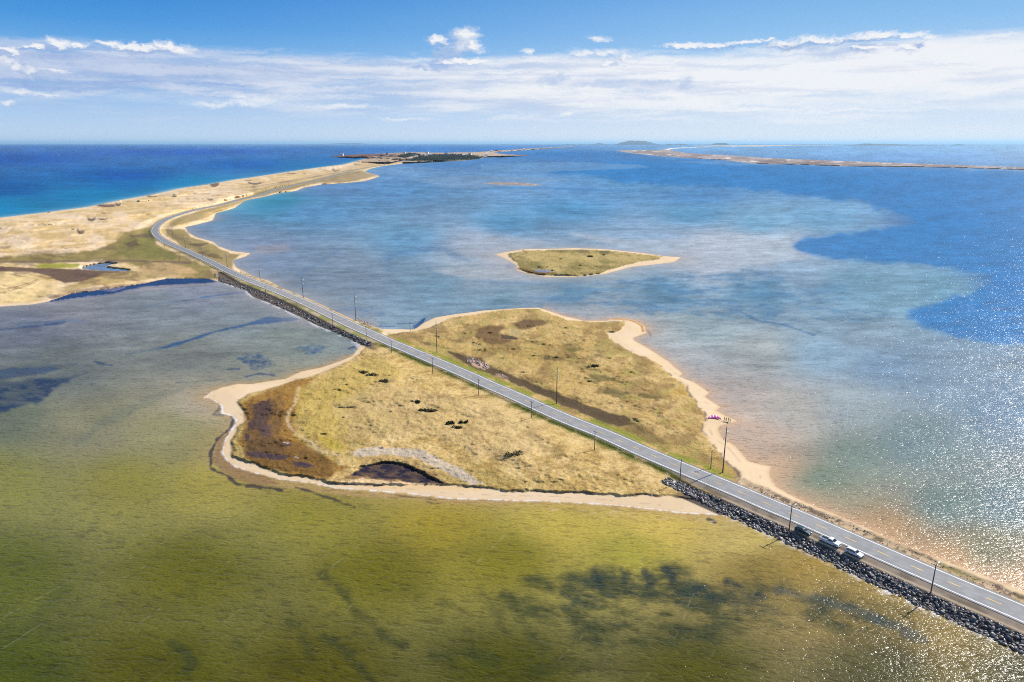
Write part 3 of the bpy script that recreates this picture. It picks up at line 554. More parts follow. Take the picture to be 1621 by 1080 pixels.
class NT:
    def __init__(s, tree): s.t = tree; s.n = tree.nodes; s.l = tree.links
    def node(s, typ, **kw):
        n = s.n.new(typ)
        for k, v in kw.items(): setattr(n, k, v)
        return n
    def set(s, sock, v):
        if v is None: return
        if isinstance(v, bpy.types.NodeSocket): s.l.new(v, sock)
        else: sock.default_value = v
    def m(s, op, a, b=None, c=None, clamp=False):
        n = s.node('ShaderNodeMath', operation=op, use_clamp=clamp)
        for i, v in enumerate((a, b, c)): s.set(n.inputs[i], v)
        return n.outputs[0]
    def v(s, op, a, b=None, scale=None):
        n = s.node('ShaderNodeVectorMath', operation=op); s.set(n.inputs[0], a); s.set(n.inputs[1], b)
        if scale is not None: s.set(n.inputs['Scale'], scale)
        return n.outputs['Value'] if op in ('LENGTH', 'DOT_PRODUCT', 'DISTANCE') else n.outputs['Vector']
    def noise(s, vec, scale=1.0, detail=2.0, rough=0.5, color=False, dist=0.0):
        n = s.node('ShaderNodeTexNoise'); s.set(n.inputs['Vector'], vec); n.inputs['Scale'].default_value = scale; n.inputs['Detail'].default_value = detail
        n.inputs['Roughness'].default_value = rough; n.inputs['Distortion'].default_value = dist
        return n.outputs['Color' if color else 'Fac']
    def ramp(s, f, a, b, c=0.0, d=1.0, smooth=True):
        n = s.node('ShaderNodeMapRange', interpolation_type='SMOOTHSTEP' if smooth else 'LINEAR'); s.set(n.inputs[0], f)
        for i, x in enumerate((a, b, c, d)): s.set(n.inputs[1+i], x)
        return n.outputs[0]
    def mix(s, f, a, b, mode='MIX'):
        n = s.node('ShaderNodeMix', data_type='RGBA', blend_type=mode); s.set(n.inputs[0], f); s.set(n.inputs[6], a); s.set(n.inputs[7], b); return n.outputs[2]
    def xyz(s, x, y, z=0.0):
        n = s.node('ShaderNodeCombineXYZ'); s.set(n.inputs[0], x); s.set(n.inputs[1], y); s.set(n.inputs[2], z); return n.outputs[0]
def newmat(name):
    m = bpy.data.materials.new(name); m.use_nodes = True; m.node_tree.nodes.clear(); nt = NT(m.node_tree)
    out = nt.node('ShaderNodeOutputMaterial'); return m, nt, out
def simple(name, col, rough=0.6, metal=0.0, var=0.12, scale=3.0, spec=0.5, coat=0.0):
    m, nt, out = newmat(name); p = nt.node('ShaderNodeBsdfPrincipled'); tc = nt.node('ShaderNodeTexCoord')
    f = nt.noise(tc.outputs['Object'], scale, 3.0); c = (*col, 1)
    nt.l.new(nt.mix(nt.ramp(f, 0.3, 0.7), tuple(x*(1-var) for x in col) + (1,), tuple(min(1, x*(1+var)) for x in col) + (1,)), p.inputs['Base Color'])
    p.inputs['Roughness'].default_value = rough; p.inputs['Metallic'].default_value = metal; p.inputs['Specular IOR Level'].default_value = spec; p.inputs['Coat Weight'].default_value = coat
    nt.l.new(p.outputs[0], out.inputs[0]); return m
# ------------------------------------------------------------------ ground and water materials
gm_, nt, out = newmat('ground_cover')
at = nt.node('ShaderNodeAttribute', attribute_name='Col'); geo = nt.node('ShaderNodeNewGeometry'); pos = geo.outputs['Position']
f1 = nt.noise(pos, 0.9, 4.0, 0.65); f2 = nt.noise(nt.v('MULTIPLY', pos, (1.0, 0.8, 1.0)), 3.1, 3.0, 0.6)
gr = nt.node('ShaderNodeAttribute', attribute_name='Grass').outputs['Fac']
k = nt.m('ADD', nt.m('MULTIPLY', nt.m('SUBTRACT', f1, 0.5), 0.9), nt.m('MULTIPLY', nt.m('SUBTRACT', f2, 0.5), 0.8))
amp = nt.m('MULTIPLY_ADD', gr, 0.85, 0.18); k = nt.m('MULTIPLY_ADD', k, amp, 1.0); k = nt.m('MAXIMUM', k, 0.3)
col = nt.v('MULTIPLY', at.outputs['Color'], nt.xyz(k, k, k))
p = nt.node('ShaderNodeBsdfPrincipled'); nt.l.new(col, p.inputs['Base Color']); p.inputs['Roughness'].default_value = 0.95; p.inputs['Specular IOR Level'].default_value = 0.15
b = nt.node('ShaderNodeBump'); b.inputs['Distance'].default_value = 0.45; nt.l.new(nt.m('MULTIPLY_ADD', gr, 0.7, 0.12), b.inputs['Strength']); nt.l.new(f1, b.inputs['Height']); nt.l.new(b.outputs[0], p.inputs['Normal'])
nt.l.new(p.outputs[0], out.inputs[0])
wm_, nt, out = newmat('lagoon_water')
at = nt.node('ShaderNodeAttribute', attribute_name='Col'); geo = nt.node('ShaderNodeNewGeometry'); pos = geo.outputs['Position']
mp = nt.node('ShaderNodeMapping'); nt.l.new(pos, mp.inputs['Vector']); mp.inputs['Rotation'].default_value = (0, 0, math.radians(6.0)); rot = mp.outputs[0]
warp = nt.v('SCALE', nt.v('SUBTRACT', nt.noise(rot, 0.06, 2.0, color=True), (0.5, 0.5, 0.5)), scale=3.0)
rw = nt.v('ADD', rot, warp)
w1 = nt.noise(nt.v('MULTIPLY', rw, (0.24, 0.70, 1)), 1.0, 2.0, 0.55)
w2 = nt.noise(nt.v('MULTIPLY', rw, (0.85, 1.9, 1)), 1.0, 2.0, 0.6)
w3 = nt.noise(rot, 2.6, 2.0, 0.6)
rdg = nt.m('SUBTRACT', 1.0, nt.m('ABSOLUTE', nt.m('MULTIPLY_ADD', w1, 4.0, -2.0)))
hgt = nt.m('ADD', nt.m('ADD', nt.m('MULTIPLY_ADD', nt.m('MAXIMUM', rdg, 0.0), 0.10, nt.m('MULTIPLY', w1, 0.62)), nt.m('MULTIPLY', w2, 0.42)), nt.m('MULTIPLY', w3, 0.10))
b = nt.node('ShaderNodeBump'); b.inputs['Distance'].default_value = 0.50; b.inputs['Strength'].default_value = 1.0; nt.l.new(hgt, b.inputs['Height'])
bd = nt.node('ShaderNodeBump'); bd.inputs['Distance'].default_value = 0.40; bd.inputs['Strength'].default_value = 1.0; nt.l.new(hgt, bd.inputs['Height'])
dif = nt.node('ShaderNodeBsdfDiffuse')
tone = nt.m('MULTIPLY_ADD', nt.m('SUBTRACT', w1, 0.5), 0.6, 1.0); tone = nt.m('MULTIPLY_ADD', nt.m('SUBTRACT', w2, 0.5), 0.8, tone); tone = nt.m('MULTIPLY_ADD', nt.m('SUBTRACT', nt.m('POWER', nt.m('MAXIMUM', rdg, 0.0), 3.0), 0.3), 0.22, tone)  # ripple highlights painted into the colour: crests lighter, troughs darker
nt.l.new(nt.v('MULTIPLY', at.outputs['Color'], nt.xyz(tone, tone, tone)), dif.inputs['Color']); nt.l.new(bd.outputs[0], dif.inputs['Normal'])
gl_ = nt.node('ShaderNodeBsdfAnisotropic' if False else 'ShaderNodeBsdfGlossy'); nt.l.new(nt.node('ShaderNodeAttribute', attribute_name='Rough').outputs['Fac'], gl_.inputs['Roughness']); nt.l.new(b.outputs[0], gl_.inputs['Normal'])
fr = nt.node('ShaderNodeFresnel'); fr.inputs['IOR'].default_value = 1.33; nt.l.new(b.outputs[0], fr.inputs['Normal'])
fac = nt.m('MINIMUM', nt.m('MULTIPLY', fr.outputs[0], 0.72), nt.node('ShaderNodeAttribute', attribute_name='Cap').outputs['Fac'])
mx = nt.node('ShaderNodeMixShader'); nt.l.new(fac, mx.inputs[0]); nt.l.new(dif.outputs[0], mx.inputs[1]); nt.l.new(gl_.outputs[0], mx.inputs[2]); nt.l.new(mx.outputs[0], out.inputs[0])
grassA = np.clip(gm * (1 - grv), 0, 1) * 1.0 + 0.35 * spitm * (1 - grv)
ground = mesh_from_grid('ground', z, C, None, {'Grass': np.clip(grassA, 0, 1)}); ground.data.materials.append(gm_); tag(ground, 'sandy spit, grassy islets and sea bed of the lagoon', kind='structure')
water = mesh_from_grid('water', np.zeros(GX.shape), W, (z < 0.35), {'Rough': WR, 'Cap': np.where(GY < 4000, 0.115 + 0.20 * sst(420, 170, np.hypot(GX, GY)), 0.115)}); water.data.materials.append(wm_); tag(water, 'shallow lagoon and open sea with wind ripples', kind='structure')
#%%THINGS
# ------------------------------------------------------------------ mesh builder
class MB:
    def __init__(s): s.v = []; s.f = []; s.m = []
    def add(s, vs, fs, mi=0):
        o = len(s.v); s.v += [tuple(x) for x in vs]; s.f += [tuple(i+o for i in f) for f in fs]; s.m += [mi]*len(fs)
    def box(s, c, d, mi=0, rot=None):
        vs = []
        for sx in (-1, 1):
            for sy in (-1, 1):
                for sz in (-1, 1):
                    p = Vector((sx*d[0]/2, sy*d[1]/2, sz*d[2]/2)); p = rot @ p if rot else p; vs.append(p + Vector(c))
        s.add(vs, [(0,1,3,2),(4,6,7,5),(0,4,5,1),(2,3,7,6),(0,2,6,4),(1,5,7,3)], mi)
    def tube(s, pts, rad, n=8, mi=0, cap=True):
        pts = [Vector(p) for p in pts]; rad = rad if isinstance(rad, (list, tuple)) else [rad]*len(pts); vs = []
        for i, p in enumerate(pts):
            d = (pts[min(i+1, len(pts)-1)] - pts[max(i-1, 0)]).normalized(); a = Vector((0, 0, 1)) if abs(d.z) < 0.9 else Vector((1, 0, 0)); u = d.cross(a).normalized(); w = u.cross(d)
            for k in range(n): t = 2*math.pi*k/n; vs.append(p + u*math.cos(t)*rad[i] + w*math.sin(t)*rad[i])
        fs = [(i*n+k, i*n+(k+1) % n, (i+1)*n+(k+1) % n, (i+1)*n+k) for i in range(len(pts)-1) for k in range(n)]
        if cap: fs += [tuple(range(n))[::-1], tuple((len(pts)-1)*n+k for k in range(n))]
        s.add(vs, fs, mi)
    def prism(s, prof, y0, y1, mi=0, taper=None):
        """profile in x,z extruded along y; taper shrinks y with height"""
        n = len(prof); tp = taper or (lambda zz: 1.0)
        vs = [(x, y0*tp(zz), zz) for x, zz in prof] + [(x, y1*tp(zz), zz) for x, zz in prof]
        s.add(vs, [tuple(range(n))[::-1], tuple(range(n, 2*n))] + [(i, (i+1) % n, n+(i+1) % n, n+i) for i in range(n)], mi)
    def build(s, name, mat, parent=None, smooth=False, bevel=0.0):
        me = bpy.data.meshes.new(name); me.from_pydata(s.v, [], s.f); me.update()
        mats = mat if isinstance(mat, (list, tuple)) else [mat]
        for x in mats: me.materials.append(x)
        me.polygons.foreach_set('material_index', s.m)
        import bmesh
        bm = bmesh.new(); bm.from_mesh(me); bmesh.ops.recalc_face_normals(bm, faces=bm.faces)
        if bevel: bmesh.ops.bevel(bm, geom=bm.edges[:], offset=bevel, segments=2, affect='EDGES', clamp_overlap=True)
        bm.to_mesh(me); bm.free()
        if smooth: me.polygons.foreach_set('use_smooth', [True]*len(me.polygons))
        o = bpy.data.objects.new(name, me); COL.objects.link(o)
        if parent: o.parent = parent
        return o
def empty(name, loc, rz=0.0):
    o = bpy.data.objects.new(name, None); o.location = loc; o.rotation_euler = (0, 0, rz); o.empty_display_size = 0.5; COL.objects.link(o); return o
def copy_tree(o, parent=None):
    c = o.copy(); COL.objects.link(c); c.parent = parent
    for ch in o.children: copy_tree(ch, c)
    return c
def gz(px, py):                      # ground height under a pixel of the sheet
    j = int(np.clip(np.searchsorted(AX, px), 1, NX-1)); i = int(np.clip(np.searchsorted(AY, py), 1, NY-1)); return float(z[i, j])
from mathutils.bvhtree import BVHTree
_X, _Y = up(PX, PYG, z)
ri = np.where((AY > 236) & (AY < 1300))[0]; ci = np.where((AX > -60) & (AX < 2400))[0]
def ground_z(x, y):
    """height of the ground sheet below a world point, by searching the sheet along the view row"""
    # project (x,y) with guessed z and iterate
    zz = 1.0
    for _ in range(30):
        vx, vy, vz = x, y, zz - H
        cz = vy*CP - vz*SP; cy = vy*SP + vz*CP
        px = CX + F*vx/cz; py = CY - F*cy/cz
        zz = gz(px, py)
    return zz
# ------------------------------------------------------------------ road
def ribbon(mb, s0, s1, a, b, zt, zb=None, step=4.0, mi=0):
    n = max(1, int((s1-s0)/step)); vs = []; fs = []
    for i in range(n+1):
        p, d = road_pt(s0 + (s1-s0)*i/n); L = Vector((-d.y, d.x, 0))      # L points to the left verge
        vs += [p - L*a + Vector((0, 0, zt)), p - L*b + Vector((0, 0, zt))]
        if zb is not None: vs += [p - L*a + Vector((0, 0, zb)), p - L*b + Vector((0, 0, zb))]
    w = 4 if zb is not None else 2
    for i in range(n):
        o = i*w; fs.append((o, o+1, o+w+1, o+w))
        if zb is not None: fs += [(o, o+w, o+w+2, o+2), (o+1, o+3, o+w+3, o+w+1)]
    mb.add(vs, fs, mi)
rm, nt, out = newmat('worn_asphalt')
geo = nt.node('ShaderNodeNewGeometry'); at = nt.node('ShaderNodeAttribute', attribute_name='Lat')
n_ = nt.noise(geo.outputs['Position'], 0.35, 5.0, 0.6); n2_ = nt.noise(geo.outputs['Position'], 6.0, 2.0)
la = nt.m('ABSOLUTE', at.outputs['Fac']); wt = nt.m('MULTIPLY_ADD', nt.m('ABSOLUTE', nt.m('SUBTRACT', nt.m('ABSOLUTE', nt.m('SUBTRACT', la, 1.75)), 0.85)), -1.8, 1.0, clamp=True)
base = nt.mix(nt.ramp(n_, 0.3, 0.7), (0.235, 0.23, 0.225, 1), (0.30, 0.295, 0.285, 1))
base = nt.mix(nt.m('MULTIPLY', wt, 0.30), base, (0.19, 0.19, 0.19, 1)); base = nt.mix(nt.ramp(n2_, 0.55, 0.75, 0.0, 0.25), base, (0.14, 0.14, 0.14, 1))
old = nt.ramp(nt.node('ShaderNodeAttribute', attribute_name='Along').outputs['Fac'], 560.0, 640.0, 0.0, 0.5); base = nt.mix(old, base, (0.14, 0.15, 0.17, 1))
cr = nt.noise(nt.xyz(nt.m('MULTIPLY', at.outputs['Fac'], 0.8), nt.m('MULTIPLY', nt.node('ShaderNodeAttribute', attribute_name='Along').outputs['Fac'], 0.06), 0.0), 3.0, 3.0, 0.6)
base = nt.mix(nt.ramp(cr, 0.56, 0.66, 0.0, 0.45), base, (0.16, 0.155, 0.15, 1))
p = nt.node('ShaderNodeBsdfPrincipled'); nt.l.new(base, p.inputs['Base Color']); p.inputs['Roughness'].default_value = 0.85; p.inputs['Specular IOR Level'].default_value = 0.25; nt.l.new(p.outputs[0], out.inputs[0])
def road_mesh():
    lat = [-4.35, -3.0, -1.75, -0.6, 0.6, 1.75, 3.0, 4.35]; n = int(RL/4); vs = []; fs = []; la = []; al_ = []
    for i in range(n+1):
        s = RL*i/n; p, d = road_pt(s); L = Vector((-d.y, d.x, 0))
        for j, a in enumerate(lat): vs.append(p - L*a + Vector((0, 0, -0.0008*a*a))); la.append(a); al_.append(s)
        for a in (lat[0], lat[-1]): vs.append(p - L*a*1.03 + Vector((0, 0, -0.5))); la.append(a); al_.append(s)
    w = len(lat)+2
    for i in range(n):
        o = i*w
        for j in range(len(lat)-1): fs.append((o+j, o+j+1, o+w+j+1, o+w+j))
        fs += [(o, o+w, o+w+w-2, o+w-2), (o+w-3, o+w-1, o+w+w-1, o+w+w-3)]
    me = bpy.data.meshes.new('road'); me.from_pydata([tuple(v) for v in vs], [], fs); me.update()
    for nm, val in (('Lat', la), ('Along', al_)):
        a = me.attributes.new(nm, 'FLOAT', 'POINT'); a.data.foreach_set('value', np.array(val, np.float32))
    me.materials.append(rm); o = bpy.data.objects.new('road', me); COL.objects.link(o); return o
tag(road_mesh(), 'two lane asphalt road crossing the lagoon', kind='structure')
white = simple('road_paint_white', (0.78, 0.78, 0.76), 0.7, var=0.12, scale=0.7); yellow = simple('road_paint_yellow', (0.72, 0.42, 0.07), 0.7, var=0.2, scale=0.8)
mb = MB(); sN = road_s(P(640, 549, ZR)); sFar = road_s(P(350, 324, ZR))
ribbon(mb, 0, sFar, -3.76, -3.48, 0.012); ribbon(mb, 0, sFar, 3.48, 3.76, 0.012)
s = road_s(P(1590, 958.5, ZR)) % 9.0
while s < sFar: ribbon(mb, s, s+3.2, -0.13, 0.13, 0.020, mi=1); s += 9.0
tag(mb.build('road_markings', [white, yellow]), 'white edge lines and yellow dashes on the road', kind='structure')
# ------------------------------------------------------------------ boulders of the causeway
def rock_mesh(seed, sub=2):
    import bmesh
    r = random.Random(seed); bm = bmesh.new(); bmesh.ops.create_icosphere(bm, subdivisions=sub, radius=0.5)
    pl_ = [(Vector((r.gauss(0,1), r.gauss(0,1), r.gauss(0,1))).normalized(), r.uniform(0.26, 0.42)) for _ in range(9)]
    for v in bm.verts:
        for n, d in pl_:
            k = v.co.dot(n)
            if k > d: v.co -= n*(k-d)
    vs = [v.co.copy() for v in bm.verts]; fs = [tuple(x.index for x in f.verts) for f in bm.faces]; bm.free(); return vs, fs
def rockmat(name, cols):
    m, nt, out = newmat(name); p = nt.node('ShaderNodeBsdfPrincipled'); oi = nt.node('ShaderNodeObjectInfo'); geo = nt.node('ShaderNodeNewGeometry')
    cr_ = nt.node('ShaderNodeValToRGB'); e = cr_.color_ramp; e.interpolation = 'LINEAR'
    while len(e.elements) < len(cols): e.elements.new(0.5)
    for i, c in enumerate(cols): e.elements[i].position = i/(len(cols)-1); e.elements[i].color = (*c, 1)
    vn = nt.node('ShaderNodeTexVoronoi'); vn.inputs['Scale'].default_value = 0.7; nt.l.new(geo.outputs['Position'], vn.inputs['Vector'])
    rnd = nt.m('FRACT', nt.m('ADD', oi.outputs['Random'], nt.v('DOT_PRODUCT', vn.outputs['Color'], (1.0, 0.7, 0.3)))); nt.l.new(rnd, cr_.inputs[0])
    f = nt.noise(geo.outputs['Position'], 4.0, 4.0, 0.6); nt.l.new(nt.mix(nt.ramp(f, 0.35, 0.7, 0.0, 0.5), cr_.outputs[0], (0.05, 0.045, 0.04, 1)), p.inputs['Base Color'])
    p.inputs['Roughness'].default_value = 0.5; nt.l.new(p.outputs[0], out.inputs[0]); return m
rockm = rockmat('dark_boulder', [(0.07,0.062,0.06),(0.17,0.15,0.145),(0.10,0.082,0.076),(0.30,0.275,0.26),(0.09,0.077,0.074),(0.20,0.13,0.11)])
RV = [rock_mesh(100+i) for i in range(8)]
def rock_spots(s0, s1, dens, a0, a1, rng, size):
    o = []
    n = int((s1-s0)*dens)
    for _ in range(n):
        s = rng.uniform(s0, s1); a = rng.uniform(a0, a1) ; p, d = road_pt(s); L = Vector((-d.y, d.x, 0)); q = p + L*a
        zz = ground_z(q.x, q.y); sz = rng.choice(size) * rng.uniform(0.75, 1.25)
        o.append((q.x, q.y, zz, sz))
    return o
rr = random.Random(3)
sA0, sA1 = max(0, road_s(P(1740, 1024, ZR))), road_s(P(1080, 741, ZR))
big = rock_spots(sA0, sA1, 11.0, 8.5, 13.4, rr, (0.6, 0.7, 0.85, 1.0, 1.25))
def inview(x, y, zz, m=6):
    cz = y*CP - (zz-H)*SP; px = CX + F*x/cz; py = CY - F*(y*SP + (zz-H)*CP)/cz; return -m < px < 1621+m and -m < py < 1080+m
big = [b for b in big if inview(b[0], b[1], b[2], 40) and b[2] > -0.7]
big.sort(key=lambda b: -b[3] / math.hypot(b[0], b[1], H) * (1 if inview(*b[:3], -2) else 0.2))
rmeshes = []
for i, (vs, fs) in enumerate(RV):
    me = bpy.data.meshes.new('boulder'); me.from_pydata([tuple(v) for v in vs], [], fs); me.update(); me.materials.append(rockm); rmeshes.append(me)
for i, (x, y, zz, sz) in enumerate(big[:290]):
    o = bpy.data.objects.new('boulder', rmeshes[i % 8]); COL.objects.link(o)
    o.location = (x, y, max(zz, -0.5) + sz*0.16); o.scale = (sz*rr.uniform(.9, 1.35), sz*rr.uniform(.8, 1.1), sz*rr.uniform(.6, .85)); o.rotation_euler = (rr.uniform(-.5, .5), rr.uniform(-.5, .5), rr.uniform(0, 6.3))
    tag(o, 'dark angular boulder of the riprap bank between road shoulder and water', 'boulder', 'boulders of the riprap bank along the causeway')
def stuff_rocks(name, spots, mat, label, flat=0.7):
    V = []; Fc = []; n0 = 0
    for i, (x, y, zz, sz) in enumerate(spots):
        vs, fs = RV[i % 8]; R = Matrix.Rotation(rr.uniform(0, 6.3), 3, 'Z') @ Matrix.Rotation(rr.uniform(-.6, .6), 3, 'X')
        sc = Vector((sz*rr.uniform(.9, 1.35), sz*rr.uniform(.8, 1.1), sz*flat*rr.uniform(.8, 1.2)))
        for v in vs: w = R @ Vector((v.x*sc.x, v.y*sc.y, v.z*sc.z)); V.append((w.x+x, w.y+y, w.z+zz+sz*0.12))
        Fc += [tuple(k+n0 for k in f) for f in fs]; n0 += len(vs)
    me = bpy.data.meshes.new(name); me.from_pydata(V, [], Fc); me.update(); me.materials.append(mat); o = bpy.data.objects.new(name, me); COL.objects.link(o); return tag(o, label, kind='stuff')
small = [b for b in rock_spots(sA0, sA1, 16, 8.2, 13.4, rr, (0.35, 0.5, 0.6, 0.75)) if inview(b[0], b[1], b[2], 40) and b[2] > -0.6]
stuff_rocks('riprap', big[290:] + small, rockm, 'smaller dark stones filling the near riprap bank below the parked cars')
def px_spots(pts, n, w, size, rng):
    o = []; Ls = [math.dist(a, b) for a, b in zip(pts, pts[1:])]; T = sum(Ls)
    for _ in range(n):
        t = rng.uniform(0, T); i = 0
        while i < len(Ls)-1 and t > Ls[i]: t -= Ls[i]; i += 1
        a, b = pts[i], pts[i+1]; k = t/Ls[i]; x = a[0]+(b[0]-a[0])*k; y = a[1]+(b[1]-a[1])*k + rng.uniform(-w, w)
        zz = gz(x, y); q = P(x, y, zz); o.append((q.x, q.y, zz, rng.choice(size)*rng.uniform(.7, 1.3)))
    return o
far_r = px_spots(pl("340,437.5 365,449 395,459 426,474 452,485.5 478,497 504,511 540,525.5 572,541 588,546"), 620, 4.2, (0.7, 0.9, 1.2, 1.6), rr)
stuff_rocks('riprap', far_r, rockm, 'far stretch of dark riprap along the left side of the causeway')
pinkm = rockmat('pale_rubble', [(0.42,0.32,0.26),(0.5,0.39,0.32),(0.32,0.24,0.2),(0.46,0.36,0.33)])
stuff_rocks('rubble', px_spots(pl("738,569 755,573 772,582"), 150, 4.5, (0.5, 0.7, 1.0), rr) + px_spots(pl("784,591 804,599"), 40, 2, (0.4, 0.6), rr) + px_spots(pl("568,508 580,512 588,515"), 90, 3.0, (0.5, 0.7, 0.9), rr), pinkm, 'pale pinkish rubble heaped beside the road on the islet')
deb = []
for _ in range(900):
    s = rr.uniform(sA0, road_s(P(1160, 774, ZR))); a = -(5.2 + abs(rr.gauss(1.6, 1.3))); p, d = road_pt(s); L = Vector((-d.y, d.x, 0)); q = p + L*a; deb.append((q.x, q.y, ground_z(q.x, q.y), rr.choice((0.15, 0.2, 0.3, 0.45))))
stuff_rocks('debris', deb, rockm, 'small stones and wrack scattered along the beach side verge')
# ------------------------------------------------------------------ poles
wood = simple('weathered_pole_wood', (0.13, 0.115, 0.105), 0.85, var=0.25, scale=1.5); steel = simple('galvanised_steel', (0.42, 0.43, 0.45), 0.45, 0.6); insul = simple('white_polymer', (0.78, 0.77, 0.75), 0.4); lampm = simple('lamp_housing', (0.62, 0.64, 0.66), 0.4, 0.3); greyp = simple('grey_pole_wood', (0.2, 0.19, 0.18), 0.85, var=0.2, scale=1.5)
camdir = 0.0
def utility_pole(loc, hgt, ang, lamp, label, group, mat=wood, arm=True):
    r = empty('utility_pole', loc, ang); tag(r, label, 'utility pole', group)
    m = MB(); m.tube([(0, 0, -0.6), (0, 0, hgt*0.5), (0, 0, hgt)], [0.17, 0.145, 0.115], 10); m.build('pole', mat, r, True)
    if arm:
        m = MB(); m.box((0, 0, hgt-0.45), (0.12, 2.3, 0.13)); m.build('crossarm', mat, r)
        for yy in (-1.0, 0.35, 1.0):
            m = MB(); m.tube([(0, yy, hgt-0.385), (0, yy, hgt-0.3), (0, yy, hgt-0.24), (0, yy, hgt-0.16)], [0.04, 0.07, 0.05, 0.06], 8); m.build('insulator', insul, r, True)
    if lamp:
        m = MB(); m.tube([(0, 0, hgt-0.9), (0.7, 0, hgt-0.55), (1.7, 0, hgt-0.4)], 0.05, 6); a = m.build('lamp_arm', steel, r, True)
        m = MB(); m.prism([(1.6, hgt-0.48), (2.5, hgt-0.45), (2.5, hgt-0.36), (2.2, hgt-0.28), (1.6, hgt-0.34)], -0.2, 0.2); m.build('lamp_head', insul, a)
        m = MB(); m.prism([(1.75, hgt-0.53), (2.35, hgt-0.51), (2.35, hgt-0.455), (1.75, hgt-0.475)], -0.13, 0.13); m.build('lamp_lens', lampm, a)
    return r
def tall_pole(loc, hgt, ang, label, group, mat=wood):
    r = empty('transmission_pole', loc, ang); tag(r, label, 'power pole', group)
    m = MB(); m.tube([(0, 0, -0.8), (0, 0, hgt*0.4), (0, 0, hgt)], [0.24, 0.2, 0.13], 10); m.build('pole', mat, r, True)
    for sgn, zz in ((1, hgt-2.2), (-1, hgt-3.9), (1, hgt-5.4)):
        m = MB(); m.tube([(0, 0, zz-0.15), (sgn*0.55, 0, zz+0.28), (sgn*1.05, 0, zz+0.2), (sgn*1.3, 0, zz-0.25), (sgn*1.36, 0, zz-0.7)], [0.07, 0.1, 0.12, 0.12, 0.09], 8); m.build('insulator', insul, r, True)
    m = MB(); m.tube([(0, 0, hgt), (0, 0, hgt+0.5)], 0.03, 6); m.build('ground_spike', steel, r)
    return r
def tang(p):
    _, d = road_pt(road_s(p)); return math.atan2(d.x, -d.y) + math.pi  # x axis of the thing across the road
LEFT = [(1473.5,938,893,1),(1249,840,800,1),(1076,764,727,0),(941,713,682,0),(841,662,635,0),(757.8,626,600,0),(685,592,566,0),(620,558.5,539,0),(580,532.6,516,0),(527,516,496,0),(471,491,478,0),(421,467,453,0),(377,455,441,0),(340,440,427,0),(285,415,401,0),(261,392,380,0)]
side = 'left verge'
lab_l = ['short utility pole with streetlamp on the near riprap shoulder, closest to the camera','short utility pole with streetlamp standing just behind the dark green parked car','utility pole with crossarm at the start of the riprap, opposite the tall beachside pole',
 'utility pole beside the grassy ditch, next one beyond the riprap start','utility pole on the islet roadside crossed by the long shadow of the tall pole opposite','utility pole on left verge in line with the three small bushes','utility pole on left verge facing the pale rubble heap',
 'utility pole on left verge where the far riprap ends at the islet','utility pole on the causeway opposite the small rocky corner','utility pole on the causeway halfway along the far riprap','utility pole on grassy causeway verge above the dark channel','utility pole on causeway verge midway along the narrow far part',
 'utility pole on bright green verge where the causeway meets the dunes','utility pole beside the bright green ditch before the bend','pale utility pole left of the road below the bend','pale utility pole at the outside of the bend, last of the left row']
for (px, pb, pt, lamp), lb in zip(LEFT, lab_l):
    zz = gz(px, pb); b = P(px, pb, zz); h = height_at(px, pb, pt, zz); utility_pole(b, h, tang(b), lamp, lb, 'short utility poles along the left side of the road', greyp if pb < 500 else wood)
RIGHT = [(1144,748,676),(881,639,581),(691.7,558.5,508),(563.5,508,465),(480,471,438.5),(412,443.7,423),(360,423,400),(321,406,387),(293.5,392,372),(274,375,358)]
lab_r = ['tallest dark power pole with white insulators beside the beach, casting a shadow over the road','tall power pole beside the dark brown ditch on the islet','tall power pole on the islet verge near the rubble heap','tall power pole at the rocky corner before the bay, white insulators against the lagoon','tall power pole on the causeway edge with lagoon behind it','tall power pole on the causeway edge where the beach narrows',
 'tall power pole beside the small sandy hook','tall pale power pole on the scrubby strip past the sandy hook','tall pale power pole on scrub inside the bend','farthest tall pale power pole, at the inside of the bend']
for (px, pb, pt), lb in zip(RIGHT, lab_r):
    zz = gz(px, pb); b = P(px, pb, zz); h = height_at(px, pb, pt, zz); tall_pole(b, h, tang(b), lb, 'tall power poles along the right side of the road', wood if pb > 450 else greyp)
zz = gz(1125, 742); b = P(1125, 742, zz); utility_pole(b, height_at(1125, 742, 713, zz), tang(b), 0, 'thin grey pole on the bright grass just left of the tallest power pole', None, greyp)
zz = gz(649.4, 526); b = P(649.4, 526, zz); utility_pole(b, height_at(649.4, 526, 509, zz), tang(b), 0, 'thin grey pole on the sandy corner beside the little inlet', None, greyp)
mb = MB(); b = P(1122, 768.5, ZR); r = empty('marker_post', (b.x, b.y, ZR-0.05), tang(b)); tag(r, 'low grey marker post on the left road edge opposite the tallest power pole', 'marker post')
mb.tube([(0, 0, -0.3), (0, 0, 1.6)], 0.045, 8); mb.build('post', steel, r); mb = MB(); mb.box((0, 0.06, 1.35), (0.25, 0.02, 0.5)); mb.build('plate', lampm, r)
